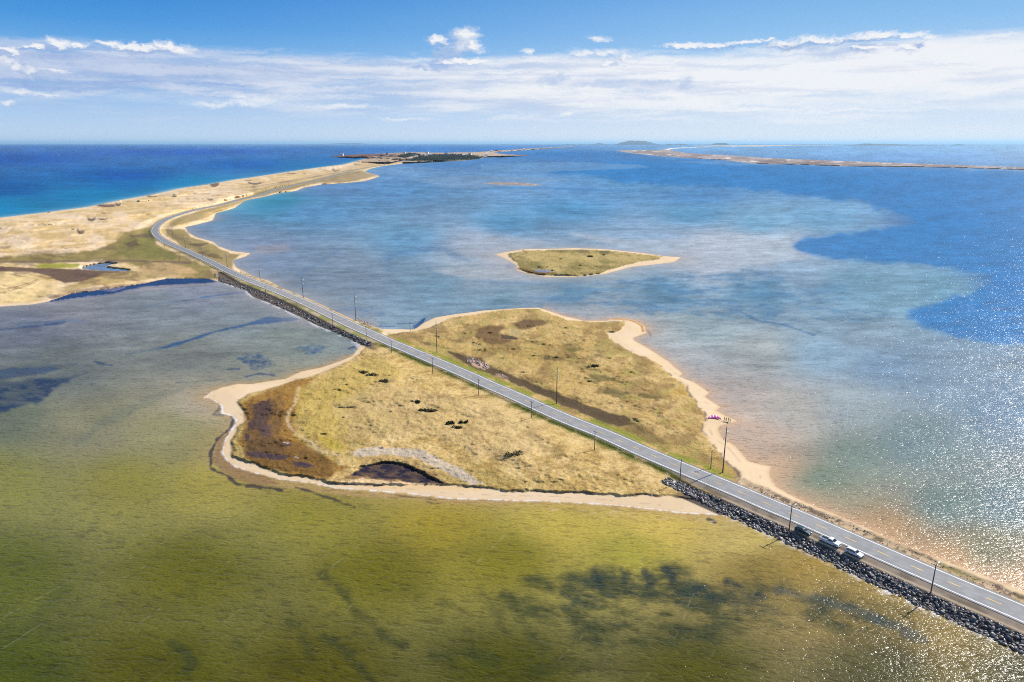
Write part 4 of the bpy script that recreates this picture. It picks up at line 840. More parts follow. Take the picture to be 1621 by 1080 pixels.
# ------------------------------------------------------------------ cars
glass = simple('car_glass', (0.015, 0.02, 0.025), 0.06, var=0.0, spec=0.8); rubber = simple('tyre_rubber', (0.02, 0.02, 0.02), 0.85); rimm = simple('alloy', (0.5, 0.5, 0.52), 0.3, 0.8); lens = simple('headlight_lens', (0.8, 0.82, 0.85), 0.1); red = simple('tail_lens', (0.35, 0.02, 0.02), 0.2); trim = simple('black_trim', (0.03, 0.03, 0.032), 0.6); plate = simple('number_plate', (0.7, 0.7, 0.68), 0.5)
def paint(name, c): return simple(name, c, 0.42, 0.0, 0.03, 1.0, 0.3, 0.08)
def wheels(r, xs, hw, rad):
    for x in xs:
        for sy in (-1, 1):
            m = MB(); m.tube([(x, sy*(hw-0.24), rad), (x, sy*(hw-0.22), rad), (x, sy*(hw-0.02), rad), (x, sy*hw, rad)], [rad*0.9, rad, rad, rad*0.92], 20); t = m.build('wheel', rubber, r, False)
            m = MB(); m.tube([(x, sy*(hw-0.05), rad), (x, sy*(hw+0.012), rad)], [rad*0.64, rad*0.6], 12); m.build('rim', rimm, t)
def suv(loc, rz, mat, label, L=4.6, W_=1.84, Ht=1.66, wagon=True):
    r = empty('parked_car', loc, rz); tag(r, label, 'car', 'cars parked on the shoulder'); h = L/2; w = W_/2
    low = [(-h, .42), (-h+.05, .28), (-h+.5, .22), (h-.5, .22), (h-.06, .30), (h, .48), (h-.02, .70), (h-.22, .86), (h-1.15, 1.0), (h-1.3, 1.02), (-h+.25, 1.04), (-h+.04, .98)]
    m = MB(); m.prism(low, -w, w, taper=lambda q: 1.0 if q < .75 else 1.0 - (q-.75)*.22); b = m.build('body', mat, r, bevel=0.06)
    tp = lambda q: 1.0 - (q-1.0)*.36
    gh = [(h-1.28, 1.0), (h-1.95, Ht-.09), (-h+.55, Ht-.09), (-h+.12, 1.02)]
    m = MB(); m.prism(gh, -w*.94, w*.94, taper=tp); m.build('windows', glass, r, bevel=0.03)
    m = MB(); m.prism([(h-1.86, Ht-.11), (h-2.02, Ht-.02), (h-2.6, Ht+.02), (-h+.8, Ht), (-h+.42, Ht-.06), (-h+.40, Ht-.12)], -w*.77, w*.77); m.build('roof', mat, r, bevel=0.03)
    for sy in (-1, 1):
        m = MB()
        for x0, z0, x1, z1, t in ((h-1.26, 1.0, h-1.95, Ht-.08, .06), (h-2.35, 1.0, h-2.4, Ht-.08, .05), (-h+1.35, 1.0, -h+1.3, Ht-.08, .06), (-h+.16, 1.0, -h+.55, Ht-.08, .12)):
            y0 = sy*w*.945*tp(z0); y1 = sy*w*.945*tp(z1); m.tube([(x0, y0, z0), (x1, y1, z1)], t, 6)
        m.build('pillar', mat, r)
        m = MB(); m.box((h-1.42, sy*(w+.1), 1.06), (.14, .2, .13)); m.build('mirror', mat, r, bevel=.03)
        m = MB(); m.prism([(h-.24, .62), (h-.0, .62), (h+.006, .72), (h-.22, .82)], sy*w*.62, sy*w*.95); m.build('headlight', lens, r)
        m = MB(); m.box((-h+.03, sy*w*.82, .82), (.1, w*.26, .26)); m.build('tail_light', red, r)
        m = MB(); m.tube([(h-2.2, sy*w*.68, Ht+.07), (-h+.8, sy*w*.68, Ht+.07)], .022, 6); m.build('roof_rail', trim, r)
        m = MB(); m.box((0, sy*(w-.005), .34), (L*.52, .03, .16)); m.build('sill', trim, r)
    m = MB(); m.box((h-.0, 0, .56), (.05, W_*.52, .16)); m.build('grille', trim, r); m = MB(); m.box((h+.01, 0, .34), (.06, W_*.8, .14)); m.build('bumper', trim, r); m = MB(); m.box((-h-.0, 0, .36), (.08, W_*.86, .18)); m.build('bumper', trim, r); m = MB(); m.box((-h-.01, 0, .8), (.03, .5, .12)); m.build('number_plate', plate, r)
    wheels(r, (h-.92, -h+.86), w, .34); return r
def pickup(loc, rz, mat, label):
    L, W_ = 5.45, 1.98; r = empty('pickup_truck', loc, rz); tag(r, label, 'pickup truck', 'cars parked on the shoulder'); h = L/2; w = W_/2
    low = [(-h+.02, .55), (-h+.3, .38), (h-.5, .36), (h-.05, .42), (h, .66), (h-.02, .98), (h-.14, 1.10), (h-1.25, 1.2), (-.55, 1.2), (-.55, .74), (-h+.02, .74)]
    m = MB(); m.prism(low, -w, w, taper=lambda q: 1.0 if q < .9 else 1.0 - (q-.9)*.15); m.build('body', mat, r, bevel=.05)
    for sy in (-1, 1):
        m = MB(); m.box((-h/2-.27, sy*(w-.07), .98), (h-.55, .14, .5)); m.build('bed_side', mat, r, bevel=.03)
    m = MB(); m.box((-h+.05, 0, .98), (.1, W_-.3, .5)); m.build('tailgate', mat, r, bevel=.02); m = MB(); m.box((-h/2-.24, 0, .77), (h-.66, W_-.3, .06)); m.build('bed_liner', trim, r)
    tp = lambda q: 1.0 - (q-1.2)*.34
    m = MB(); m.prism([(h-1.3, 1.18), (h-1.98, 1.78), (-.28, 1.78), (-.52, 1.18)], -w*.94, w*.94, taper=tp); m.build('windows', glass, r, bevel=.02)
    m = MB(); m.prism([(h-1.9, 1.76), (h-2.05, 1.85), (h-2.5, 1.89), (-.1, 1.87), (-.33, 1.83), (-.34, 1.75)], -w*.78, w*.78); m.build('roof', mat, r, bevel=.03)
    for sy in (-1, 1):
        m = MB()
        for x0, x1, t in ((h-1.28, h-1.98, .06), (.62, .55, .05), (-.5, -.28, .09)): m.tube([(x0, sy*w*.945, 1.18), (x1, sy*w*.945*tp(1.78), 1.78)], t, 6)
        m.build('pillar', mat, r)
        m = MB(); m.box((h-1.45, sy*(w+.12), 1.26), (.16, .22, .2)); m.build('mirror', mat, r, bevel=.03); m = MB(); m.box((h-.03, sy*w*.78, .9), (.1, w*.32, .2)); m.build('headlight', lens, r); m = MB(); m.box((-h+.03, sy*w*.9, .98), (.09, .14, .36)); m.build('tail_light', red, r)
    m = MB(); m.box((h+.0, 0, .86), (.06, W_*.5, .3)); m.build('grille', trim, r); m = MB(); m.box((h+.03, 0, .5), (.14, W_*.94, .2)); m.build('bumper', lampm, r, bevel=.02); m = MB(); m.box((-h-.03, 0, .56), (.14, W_*.9, .16)); m.build('bumper', lampm, r, bevel=.02); m = MB(); m.box((-h-.008, 0, .95), (.03, .5, .12)); m.build('number_plate', plate, r)
    wheels(r, (h-.98, -h+1.05), w, .40); return r
def park(px, py, off=0.0):
    q = P(px, py, ZR-.13); _, d = road_pt(road_s(q)); return (q.x, q.y, ZR-.13), math.atan2(-d.y, -d.x) + off
l_, a_ = park(1271, 843, .06); suv(l_, a_, paint('dark_teal_paint', (0.006, 0.045, 0.062)), 'dark teal car parked first in line beside the streetlamp pole', 4.5, 1.8, 1.5)
l_, a_ = park(1314, 860.5, .02); pickup(l_, a_, paint('white_truck_paint', (0.72, 0.74, 0.78)), 'white crew cab pickup truck with open bed parked between the other two cars')
l_, a_ = park(1352, 878, -.02); suv(l_, a_, paint('white_car_paint', (0.74, 0.76, 0.80)), 'white station wagon with roof rails parked in front of the pickup', 4.6, 1.84, 1.6)
# ------------------------------------------------------------------ kite, people and gear on the beach
pink = simple('pink_ripstop', (0.78, 0.06, 0.36), 0.5); pwhite = simple('white_ripstop', (0.8, 0.72, 0.78), 0.5); black = simple('black_neoprene', (0.012, 0.012, 0.016), 0.6); maroon = simple('dark_magenta_ripstop', (0.10, 0.008, 0.05), 0.5)
def kite():
    zz = gz(1131, 662); b = P(1131, 663.5, zz); r = empty('surf_kite', b, -0.18); tag(r, 'pink and white inflatable surf kite lying on the beach sand', 'kite')
    N = 24; pts = []; V = []; Fc = []; mi = []
    for i in range(N+1):
        t = -1 + 2*i/N; x = t*2.7; y = -1.1*t*t + .35; zt = .30 + .75*(1-t*t)
        pts.append((x, y, zt*.30+.12)); ch = 2.6*(1-.5*t*t)
        for k in range(5): u = k/4; V.append((x*(1-.12*u), y + ch*u*.9, (zt*.30+.12) + .35*u + .40*math.sin(math.pi*u*.9)*(1-.4*t*t) - .12*u))
    for i in range(N):
        for k in range(4): a = i*5+k; Fc.append((a, a+1, a+6, a+5)); mi.append(1 if (i in (4,5,9,10,11,15,16)) else (2 if i in (0,1,7,12,22,23) else 0))
    m = MB(); m.add(V, Fc); m.m = mi; c = m.build('canopy', [pink, pwhite, maroon], r, True); sm = c.modifiers.new('thickness', 'SOLIDIFY'); sm.thickness = .02
    m = MB(); m.tube(pts, [.06+.12*(1-(2*i/N-1)**2) for i in range(N+1)], 10); m.build('leading_edge', pink, r, True)
    for i in (4, 9, 15, 20): m = MB(); m.tube([(V[i*5+k][0], V[i*5+k][1], V[i*5+k][2]-.06) for k in range(5)], [.09,.085,.075,.06,.04], 8); m.build('strut', maroon, r, True)
kite()
skin = simple('skin', (0.42, 0.25, 0.18), 0.6); hairm = simple('dark_hair', (0.03, 0.02, 0.015), 0.7)
def person(px, py, rz, topc, botc, label, ht=1.72, bend=0.0, arms=(0.2, 0.2)):
    zz = gz(px, py); b = P(px, py, zz); r = empty('person', b, rz); tag(r, label, 'person', 'people standing beside the kite'); s = ht/1.75
    V = [(0,0,.95,.15)]; E = []
    def ad(p, par, rad): V.append((*p, rad)); E.append((par, len(V)-1)); return len(V)-1
    fw = math.sin(bend); cs = math.cos(bend)
    def T(x, y, h): return (x + (h-.95)*fw, y, .95 + (h-.95)*cs)
    w = ad(T(0,0,1.12), 0, .135); c = ad(T(.01,0,1.32), w, .155); n = ad(T(0,0,1.47), c, .07); hd = ad(T(.015,0,1.56), n, .085); ad(T(.02,0,1.66), hd, .095)
    for sy, am in ((-1, arms[0]), (1, arms[1])):
        sh = ad(T(0, sy*.18, 1.40), c, .065); el = ad((T(0,0,1.40)[0] + .3*math.sin(am), sy*.24, T(0,0,1.40)[2] - .3*math.cos(am)), sh, .048); q = V[el]; ad((q[0] + .26*math.sin(am+.5), sy*.23, q[2] - .26*math.cos(am+.5)), el, .036)
        hp = ad((0, sy*.10, .86), 0, .10); kn = ad((.03, sy*.12, .48), hp, .065); an = ad((-.02, sy*.13, .09), kn, .045); ad((.13, sy*.14, .045), an, .04)
    me = bpy.data.meshes.new('body'); me.from_pydata([(x*s, y*s, h*s) for x, y, h, _ in V], E, []); me.update()
    o = bpy.data.objects.new('body', me); COL.objects.link(o); o.parent = r; mdf = o.modifiers.new('skin', 'SKIN'); 
    for i, (_, _, _, q) in enumerate(V): me.skin_vertices[0].data[i].radius = (q*s, q*s*(.8 if i < 3 else 1))
    me.skin_vertices[0].data[0].use_root = True; sb = o.modifiers.new('sub', 'SUBSURF'); sb.levels = 1; sb.render_levels = 2
    m, nt, out = newmat('clothing_body'); p = nt.node('ShaderNodeBsdfPrincipled'); tc = nt.node('ShaderNodeTexCoord'); sx = nt.node('ShaderNodeSeparateXYZ'); nt.l.new(tc.outputs['Object'], sx.inputs[0])
    cc = nt.mix(nt.m('GREATER_THAN', sx.outputs[2], .98*s), (*botc, 1), (*topc, 1)); cc = nt.mix(nt.m('GREATER_THAN', sx.outputs[2], (1.45)*s*(.6+.4*cs)), cc, (*[.42,.25,.18], 1)); nt.l.new(cc, p.inputs['Base Color']); p.inputs['Roughness'].default_value = .7; nt.l.new(p.outputs[0], out.inputs[0]); me.materials.append(m)
    m = MB(); q = T(.0, 0, 1.72); vs = []; 
    for i in range(5):
        a = i/4*math.pi*.55
        for k in range(10): t = 2*math.pi*k/10; vs.append(((q[0]-.02+.11*math.sin(a)*math.cos(t))*s, .10*math.sin(a)*math.sin(t)*s, (q[2]-.06+.13*math.cos(a))*s))
    m.add(vs, [(i*10+k, i*10+(k+1) % 10, (i+1)*10+(k+1) % 10, (i+1)*10+k) for i in range(4) for k in range(10)]); m.build('hair', hairm, r, True)
bk = (.012,.012,.016)
person(1146.5, 666, 2.6, (.05,.045,.04), bk, 'person in dark clothes standing nearest the pink kite', 1.7)
person(1149.3, 667, 1.2, (.08,.02,.05), (.02,.02,.03), 'person bending forward over the gear in the middle of the group', 1.7, .75, (.7, .8))
person(1153.4, 667.4, 3.6, bk, bk, 'person in black wetsuit standing second from the waterline', 1.8, .05, (.6, .3))
person(1155.6, 669.3, 3.3, (.06,.05,.045), (.10,.075,.05), 'person in brown clothes standing closest to the water', 1.75)
zz = gz(1147, 669); b = P(1147, 669, zz); mb = MB(); N = 10
prof = [(math.cos(2*math.pi*i/20)*.75*(1 - .0), math.sin(2*math.pi*i/20)*.21) for i in range(20)]
mb.add([(x, y, .03 + .06*(x/.75)**2) for x, y in prof] + [(x, y, .055 + .06*(x/.75)**2) for x, y in prof], [tuple(range(20))[::-1], tuple(range(20, 40))] + [(i, (i+1) % 20, 20+(i+1) % 20, 20+i) for i in range(20)])
kb = empty('kite_board', b, .5); tag(kb, 'brown board lying on the sand in front of the people', 'board'); mb.build('deck', simple('brown_board', (.11,.05,.03), .5), kb)
for sx in (-.22, .22): m = MB(); m.tube([(sx, -.12, .05), (sx, -.06, .14), (sx, .06, .14), (sx, .12, .05)], .03, 6); m.build('foot_strap', black, kb)
zz = gz(1151.3, 669.4); b = P(1151.3, 669.6, zz); bg = empty('gear_bag', b, .2); tag(bg, 'small dark green bag on the sand beside the board', 'bag'); m = MB(); m.tube([(-.35, 0, .14), (-.3, 0, .15), (.3, 0, .15), (.35, 0, .14)], [.08, .15, .15, .08], 10); m.build('bag_body', simple('green_canvas', (.05,.06,.03), .8), bg, True); m = MB(); m.tube([(-.15, 0, .29), (-.08, 0, .36), (.08, 0, .36), (.15, 0, .29)], .015, 6); m.build('handle', black, bg)
# ------------------------------------------------------------------ bushes
def leafmat(name, c0, c1):
    m, nt, out = newmat(name); geo = nt.node('ShaderNodeNewGeometry'); p = nt.node('ShaderNodeBsdfPrincipled'); f = nt.noise(geo.outputs['Position'], 1.4, 3.0); nt.l.new(nt.mix(nt.m('ADD', nt.m('MULTIPLY', geo.outputs['Random Per Island'], .6), nt.m('MULTIPLY', f, .4)), (*c0, 1), (*c1, 1)), p.inputs['Base Color']); p.inputs['Roughness'].default_value = .8; p.inputs['Specular IOR Level'].default_value = .2; nt.l.new(p.outputs[0], out.inputs[0]); return m
bushm = leafmat('juniper_leaves', (.028,.036,.014), (.085,.082,.030)); twig = simple('twig', (.07,.05,.035), .9)
def bush(px, py, wpx, hm, label, k=1.0, sq=.55):
    zz = gz(px, py); b = P(px, py, zz); w = wpx*mpp(px, py); r = empty('shrub', b, 0); tag(r, label, 'shrub', 'low dark shrubs on the islet'); rg = random.Random(int(px*10)); m = MB(); lob = [(rg.uniform(-.42, .42)*w, rg.uniform(-.35, .35)*w*sq, rg.uniform(.16, .3)*w) for _ in range(7)]
    for _ in range(int(420*k)):
        lx, ly, lr = rg.choice(lob); th = rg.uniform(0, 6.28); ph = math.acos(rg.uniform(-.1, 1)); rad = lr*rg.uniform(.65, 1.08); c = Vector((lx + rad*math.sin(ph)*math.cos(th), ly + rad*sq*1.3*math.sin(ph)*math.sin(th), max(.04, hm*math.cos(ph)*rg.uniform(.6, 1.1))))
        n = Vector((rg.gauss(0, .6), rg.gauss(0, .6), 1)).normalized(); u = n.orthogonal().normalized(); v = n.cross(u); q = rg.uniform(.14, .34); m.add([c+u*q, c+v*q*.7, c-u*q, c-v*q*.7], [(0, 1, 2, 3)])
    m.build('foliage', bushm, r); m = MB()
    for lx, ly, lr in lob: m.tube([(0, 0, -.1), (lx*.5, ly*.5, hm*.35), (lx, ly, hm*.6)], [.06, .04, .02], 5)
    m.build('stem', twig, r)
BUSH = [(575,590,18,1.1,'left lobe of the twin dark shrubs near the causeway end of the islet'),(589,594,18,.9,'right lobe of the twin dark shrubs near the causeway end of the islet'),(606,603.5,17,.8,'narrow dark shrub just below the twin shrubs'),(657,636.5,13,.9,'small round dark shrub alone in the middle of the dry grass'),(670,650.5,12,.9,'left one of two joined shrubs below the small round shrub'),(683,651,16,.9,'right one of two joined shrubs below the small round shrub'),(712,670.5,15,1.1,'darkest of the three shrubs close together, on the left'),(734.5,669,13,.9,'rightmost of the three shrubs close together'),(723.5,677.5,14,.9,'lowest and greenest of the three shrubs close together'),(817,721,28,1.5,'largest dark shrub, alone towards the road side of the dry grass'),(941,581,16,1.3,'dark shrub in a hollow beyond the road on the far half of the islet')]
for a in BUSH: bush(*a)
# ------------------------------------------------------------------ boats
hullw = simple('boat_white', (.8,.8,.78), .4); hullb = simple('boat_dark', (.12,.14,.18), .4)
def boat(px, py, L, mat, rz, label):
    r = empty('fishing_boat', P(px, py, 0), rz); tag(r, label, 'boat'); h = L/2; b = L*.15; V = []; N = 9
    for i in range(N):
        t = i/(N-1); x = -h + L*t; w = b*(1 - max(0, (t-.45)/.55)**2.2); sh = L*.09*(1 + .9*t*t)
        V += [(x, -w, sh), (x, -w*.7, -.1*L*.2), (x, w*.7, -.1*L*.2), (x, w, sh)]
    Fc = [(i*4+k, i*4+k+1, i*4+k+5, i*4+k+4) for i in range(N-1) for k in range(3)] + [(i*4+3, i*4, i*4+4, i*4+7) for i in range(N-1)] + [(0, 1, 2, 3)]
    m = MB(); m.add(V, Fc); m.build('hull', mat, r); m = MB(); m.prism([(-.02*L, L*.09), (.2*L, L*.09), (.17*L, L*.27), (-.02*L, L*.27)], -b*.6, b*.6); c = m.build('cabin', hullw, r); m = MB(); m.prism([(.0*L, L*.19), (.19*L, L*.19), (.178*L, L*.24), (.0*L, L*.24)], -b*.62, b*.62); m.build('window', glass, c); m = MB(); m.tube([(-.05*L, 0, L*.1), (-.05*L, 0, L*.42)], L*.012, 6); m.build('mast', steel, r)
boat(92, 247.0, 20, hullw, .4, 'white fishing boat on the open sea at far left'); boat(275, 242.0, 24, hullw, .2, 'white fishing boat on the open sea near the dune shore'); boat(1230, 240.6, 30, hullb, .1, 'dark fishing boat beyond the long barrier bar')
# ------------------------------------------------------------------ village, wood and masts on the far headland
wallm = [simple('house_wall_white', (.72,.72,.7), .7), simple('house_wall_blue', (.3,.4,.55), .7), simple('house_wall_red', (.4,.12,.08), .7), simple('house_wall_cream', (.7,.6,.42), .7)]; roofm = simple('house_roof', (.14,.13,.14), .8)
def house(px, py, L, wi, rz, label):
    zz = gz(px, py); b = P(px, py, zz); r = empty('house', b, rz); tag(r, label, 'house', 'houses of the far village'); m = MB(); hh = wi*.75; l = L/2; w = wi/2
    m.add([(-l,-w,-2),(l,-w,-2),(l,w,-2),(-l,w,-2),(-l,-w,hh),(l,-w,hh),(l,w,hh),(-l,w,hh),(-l,0,hh+w*.9),(l,0,hh+w*.9)], [(0,1,5,4),(2,3,7,6),(1,2,6,9,5),(3,0,4,8,7),(0,3,2,1)]); return r, m, hh, l, w
HS = [(541,246.6,24,14,0,'white house alone at the tip of the red headland'),(640,243.4,22,13,3,'white house on the ridge left of the far wood'),(613,245.0,16,10,1,'bluish house on the bare far headland'),(664,246.2,16,10,2,'red house beside the road entering the far wood'),(676,243.4,26,14,0,'white house with brightest wall above the far wood'),(671,247.4,16,10,3,'cream house in the clearing of the far wood'),(680,246.6,15,10,0,'small white house in the clearing of the far wood'),(706,245.6,20,12,1,'bluish house at the upper edge of the far wood'),(744,245.4,20,12,0,'white house near the right end of the far wood'),(734,247.4,18,11,3,'cream house inside the right end of the far wood'),(770,246.6,18,11,0,'white house where the wood ends'),(786,239.6,24,14,2,'red house on the thin bar beyond the wood'),(829,237.2,28,16,0,'white house on the thin bar beyond the wood'),(778,240.4,20,12,0,'small white house at the root of the thin bar')]
roofw = simple('pale_metal_roof', (.7, .7, .7), .5)
for i, (px, py, L, wi, ci_, lb) in enumerate(HS):
    L *= 1.3; wi *= 1.3
    r, m, hh, l, w = house(px, py, L, wi, rr.uniform(-.5, .5), lb); m.build('wall', wallm[ci_], r); m = MB(); e = .5
    for sy in (-1, 1): m.add([(-l-e, sy*(w+e), hh-e*.7), (l+e, sy*(w+e), hh-e*.7), (l+e, 0, hh+w*.9+.15), (-l-e, 0, hh+w*.9+.15), (-l-e, sy*(w+e), hh-e*.7+.3), (l+e, sy*(w+e), hh-e*.7+.3), (l+e, 0, hh+w*.9+.45), (-l-e, 0, hh+w*.9+.45)], [(0,1,2,3),(4,5,6,7),(0,1,5,4),(1,2,6,5),(2,3,7,6),(3,0,4,7)])
    m.build('roof', roofw if ci_ in (0, 3) else roofm, r)
    for k in (-.5, .2): m = MB(); m.box((l*k, -w-.03, hh*.5), (1.4, .1, 1.5)); m.build('window', glass, r)
def crown(m, c, h, rg):
    n = 7; zb = c.z; lv = 4; vs = []; fs = []
    for j in range(lv):
        z0 = zb + h*(.12 + .24*j); r0 = h*.24*(1 - j*.2)
        o = len(vs)
        for k in range(n): t = 2*math.pi*k/n + rg.uniform(-.3, .3); q = r0*rg.uniform(.7, 1.2); vs.append((c.x + q*math.cos(t), c.y + q*math.sin(t), z0 + rg.uniform(-.05, .05)*h))
        vs.append((c.x + rg.uniform(-.03, .03)*h, c.y, z0 + h*.34)); fs += [(o+k, o+(k+1) % n, o+n) for k in range(n)]
    m.add(vs, fs)
rg = random.Random(11); m = MB()
def in_poly(x, y, q):
    c = False
    for i in range(len(q)):
        (ax, ay), (bx, by) = q[i], q[i-1]
        if (ay > y) != (by > y) and x < (bx-ax)*(y-ay)/(by-ay) + ax: c = not c
    return c
WOOD = [pl("634,254.4 650,252.4 664,248 672,246.4 690,245 715,244.6 742,245.6 764,249 757,252.6 700,255"), pl("628,248 645,243.8 655,243.2 659,245.6 640,250.4")]
for q, n in ((WOOD[0], 2300), (WOOD[1], 420)):
    xs = [p[0] for p in q]; ys = [p[1] for p in q]; k = 0
    while k < n:
        x = rg.uniform(min(xs), max(xs)); y = rg.uniform(min(ys), max(ys))
        if in_poly(x, y, q): zz = gz(x, y); crown(m, P(x, y, zz), rg.uniform(6, 12), rg); k += 1
tag(m.build('forest', leafmat('spruce_needles', (.022,.034,.020), (.05,.065,.035))), 'dark spruce wood covering the far headland', kind='stuff')
for i, (px, pb, pt, lb) in enumerate(((897.5, 232.3, 225.6, 'taller thin mast on the end of the thin bar'), (883, 233, 227.6, 'shorter thin mast on the thin bar'))):
    zz = max(gz(px, pb), .5); b = P(px, pb, zz); h = height_at(px, pb, pt, zz); r = empty('mast', b); tag(r, lb, 'mast'); m = MB(); m.tube([(0, 0, -2), (0, 0, h)], [h*.035, h*.012], 8); m.build('tower', steel, r); m = MB(); m.box((0, 0, h), (h*.06, h*.06, h*.05)); m.build('head', steel, r)
# ------------------------------------------------------------------ far hills
hillm = simple('hill_heath', (.03,.045,.05), .95, var=.3, scale=.002)
def hill(px0, px1, py_b, prof, depth, label, seed):
    """prof: heights in pixels over the base along the hill; built as a rounded body with its own depth"""
    N = 60; M = 14; b0 = P(px0, py_b, 0); b1 = P(px1, py_b, 0); sc = mpp((px0+px1)/2, py_b); V = []; D = depth
    for i in range(N+1):
        t = i/N; hh = np.interp(t, np.linspace(0, 1, len(prof)), prof)*sc; hh *= (.86 + .28*float(fbm(np.array([t*14.0]), np.array([seed*3.1]), 1.0, 3, seed)[0])); c = b0.lerp(b1, t); far = c.normalized()
        for j in range(M+1): u = j/M; q = c + Vector((far.x, far.y, 0))*D*(u); wv = .85 + .3*float(vnoise(np.array([t*20.0]), np.array([u*6.0]), seed)[0]); V.append((q.x, q.y, hh*math.sin(math.pi*min(u*1.0, 1))**.8*wv*math.sin(math.pi*min(1, max(0, t)))**.25 - 3))
    m = MB(); m.add(V, [(i*(M+1)+j, (i+1)*(M+1)+j, (i+1)*(M+1)+j+1, i*(M+1)+j+1) for i in range(N) for j in range(M)]); o = m.build('hill', hillm, None, True); tag(o, label, kind='structure'); return o
hill(966, 1052, 229.6, [0.3,1.0,2.6,4.4,5.6,6.6,6.9,6.3,6.2,6.4,5.2,3.4,2.0,1.0,.4], 4000, 'highest bluish hill on the horizon', 1)
hill(1046, 1092, 229.9, [.3,.8,1.5,2.0,1.6,1.3,1.9,2.3,2.0,1.4,.3], 2500, 'low double hill right of the highest hill', 2)
hill(928, 966, 229.4, [.2,.8,1.6,2.4,2.2,1.4,.6], 3000, 'faint low hill left of the highest hill', 3)
hill(1125, 1156, 229.9, [.6,3.0,3.6,3.2,3.4,3.5,3.2,1.0], 1500, 'small flat topped hill alone on the horizon', 4)
hill(1320, 1500, 230.6, [.2,.6,1.2,2.2,3.6,3.0,2.4,2.6,2.2,1.6,1.2,1.0,.8,.5,.3], 3000, 'long low hills on the right horizon', 5)
hill(1504, 1530, 230.4, [.3,1.6,2.0,1.8,.4], 900, 'tiny hill right of the long low hills', 6)
hill(470, 625, 228.6, [.2,.6,.8,.7,.9,1.4,1.9,2.0,1.5,1.0,.7,.5,.2], 4000, 'very faint low land on the left horizon', 7)
hill(890, 930, 229.6, [.2,.7,1.1,.8,.4,.9,.6,.2], 2500, 'low land behind the masts', 8)
#%%LIGHT
# ------------------------------------------------------------------ haze: one box of even pale air around everything
mb = MB(); mb.box((0, 70000, 195), (420000, 300000, 396)); hz = mb.build('haze', None); hz.data.materials.clear()
m, nt, out = newmat('sea_haze'); vp = nt.node('ShaderNodeVolumePrincipled'); vp.inputs['Color'].default_value = (0.46, 0.76, 1.0, 1); vp.inputs['Density'].default_value = HAZE if (HAZE := 1.3e-5) else 0; vp.inputs['Anisotropy'].default_value = 0.2; nt.l.new(vp.outputs[0], out.inputs['Volume']); m.cycles.volume_sampling = 'DISTANCE'; m.cycles.homogeneous_volume = True; hz.data.materials.append(m); tag(hz, 'pale sea haze over the lagoon', kind='stuff'); hz.display_type = 'WIRE'
# ------------------------------------------------------------------ world
wld = bpy.data.worlds.new('World'); scene.world = wld; wld.use_nodes = True; wld.node_tree.nodes.clear(); nt = NT(wld.node_tree); out = nt.node('ShaderNodeOutputWorld'); bg = nt.node('ShaderNodeBackground')
sky = nt.node('ShaderNodeTexSky', sky_type='NISHITA'); sky.sun_disc = False; sky.sun_elevation = math.radians(SUN_EL); sky.sun_rotation = math.radians(SUN_AZ); sky.altitude = 0; sky.air_density = 1.0; sky.dust_density = 0.35; sky.ozone_density = 2.0
tc = nt.node('ShaderNodeTexCoord'); dv = nt.v('NORMALIZE', tc.outputs['Generated']); sx = nt.node('ShaderNodeSeparateXYZ'); nt.l.new(dv, sx.inputs[0])
az = nt.m('MULTIPLY', nt.m('ARCTAN2', sx.outputs[0], sx.outputs[1]), 57.29578); el = nt.m('MULTIPLY', nt.m('ARCSINE', sx.outputs[2]), 57.29578)
Cc = nt.xyz(az, el, 0.0)
def aze(px, py):
    dy = CY-py; x = px-CX; y = F*CP+dy*SP; z_ = -F*SP+dy*CP; return math.degrees(math.atan2(x, y)), math.degrees(math.atan2(z_, math.hypot(x, y)))
SKY_K = 0.1
w_ = nt.v('SUBTRACT', nt.noise(nt.v('MULTIPLY', Cc, (.55, 1.1, 1)), 1.0, 5.0, .6, color=True), (.5, .5, .5)); w2_ = nt.v('SUBTRACT', nt.noise(nt.v('MULTIPLY', Cc, (2.6, 4.2, 1)), 1.0, 4.0, .6, color=True), (.5, .5, .5)); C2 = nt.v('ADD', nt.v('ADD', Cc, nt.v('MULTIPLY', w_, (1.7, .9, 0))), nt.v('MULTIPLY', w2_, (.7, .42, 0)))
wf = nt.noise(nt.v('MULTIPLY', C2, (1.7, 2.9, 1)), 1.0, 7.0, .62)
wsft = nt.noise(nt.v('MULTIPLY', nt.v('ADD', C2, (.16, .13, 0)), (1.7, 2.9, 1)), 1.0, 7.0, .62); relief = nt.m('SUBTRACT', wf, wsft)
def blobs(lst, k=.25, vec=None):
    acc = None
    for px, py, rx, ry in lst:
        a, e = aze(px, py); ra = abs(aze(px+rx, py)[0]-aze(px-rx, py)[0])/2; re = abs(aze(px, py-ry)[1]-aze(px, py+ry)[1])/2
        ra *= 1.36; re *= 1.42
        d = nt.v('LENGTH', nt.v('MULTIPLY', nt.v('SUBTRACT', vec or C2, (a, e, 0)), (1/ra, 1/re, 0))); v_ = nt.m('SUBTRACT', 1.0, d)
        acc = v_ if acc is None else nt.m('SMOOTH_MAX', acc, v_, k)
    return acc
def lay(base, fac, col): return nt.mix(fac, base, col)
base = nt.v('MULTIPLY', sky.outputs[0], nt.xyz(SKY_K, SKY_K, SKY_K))
U = 1.0 / (2 ** EXPO)
def sc_(c): l = lin(c)*U; return (float(l[0]), float(l[1]), float(l[2]), 1)
azw = nt.ramp(az, -34.0, 26.0)                      # 0 left .. 1 right (towards the sun)
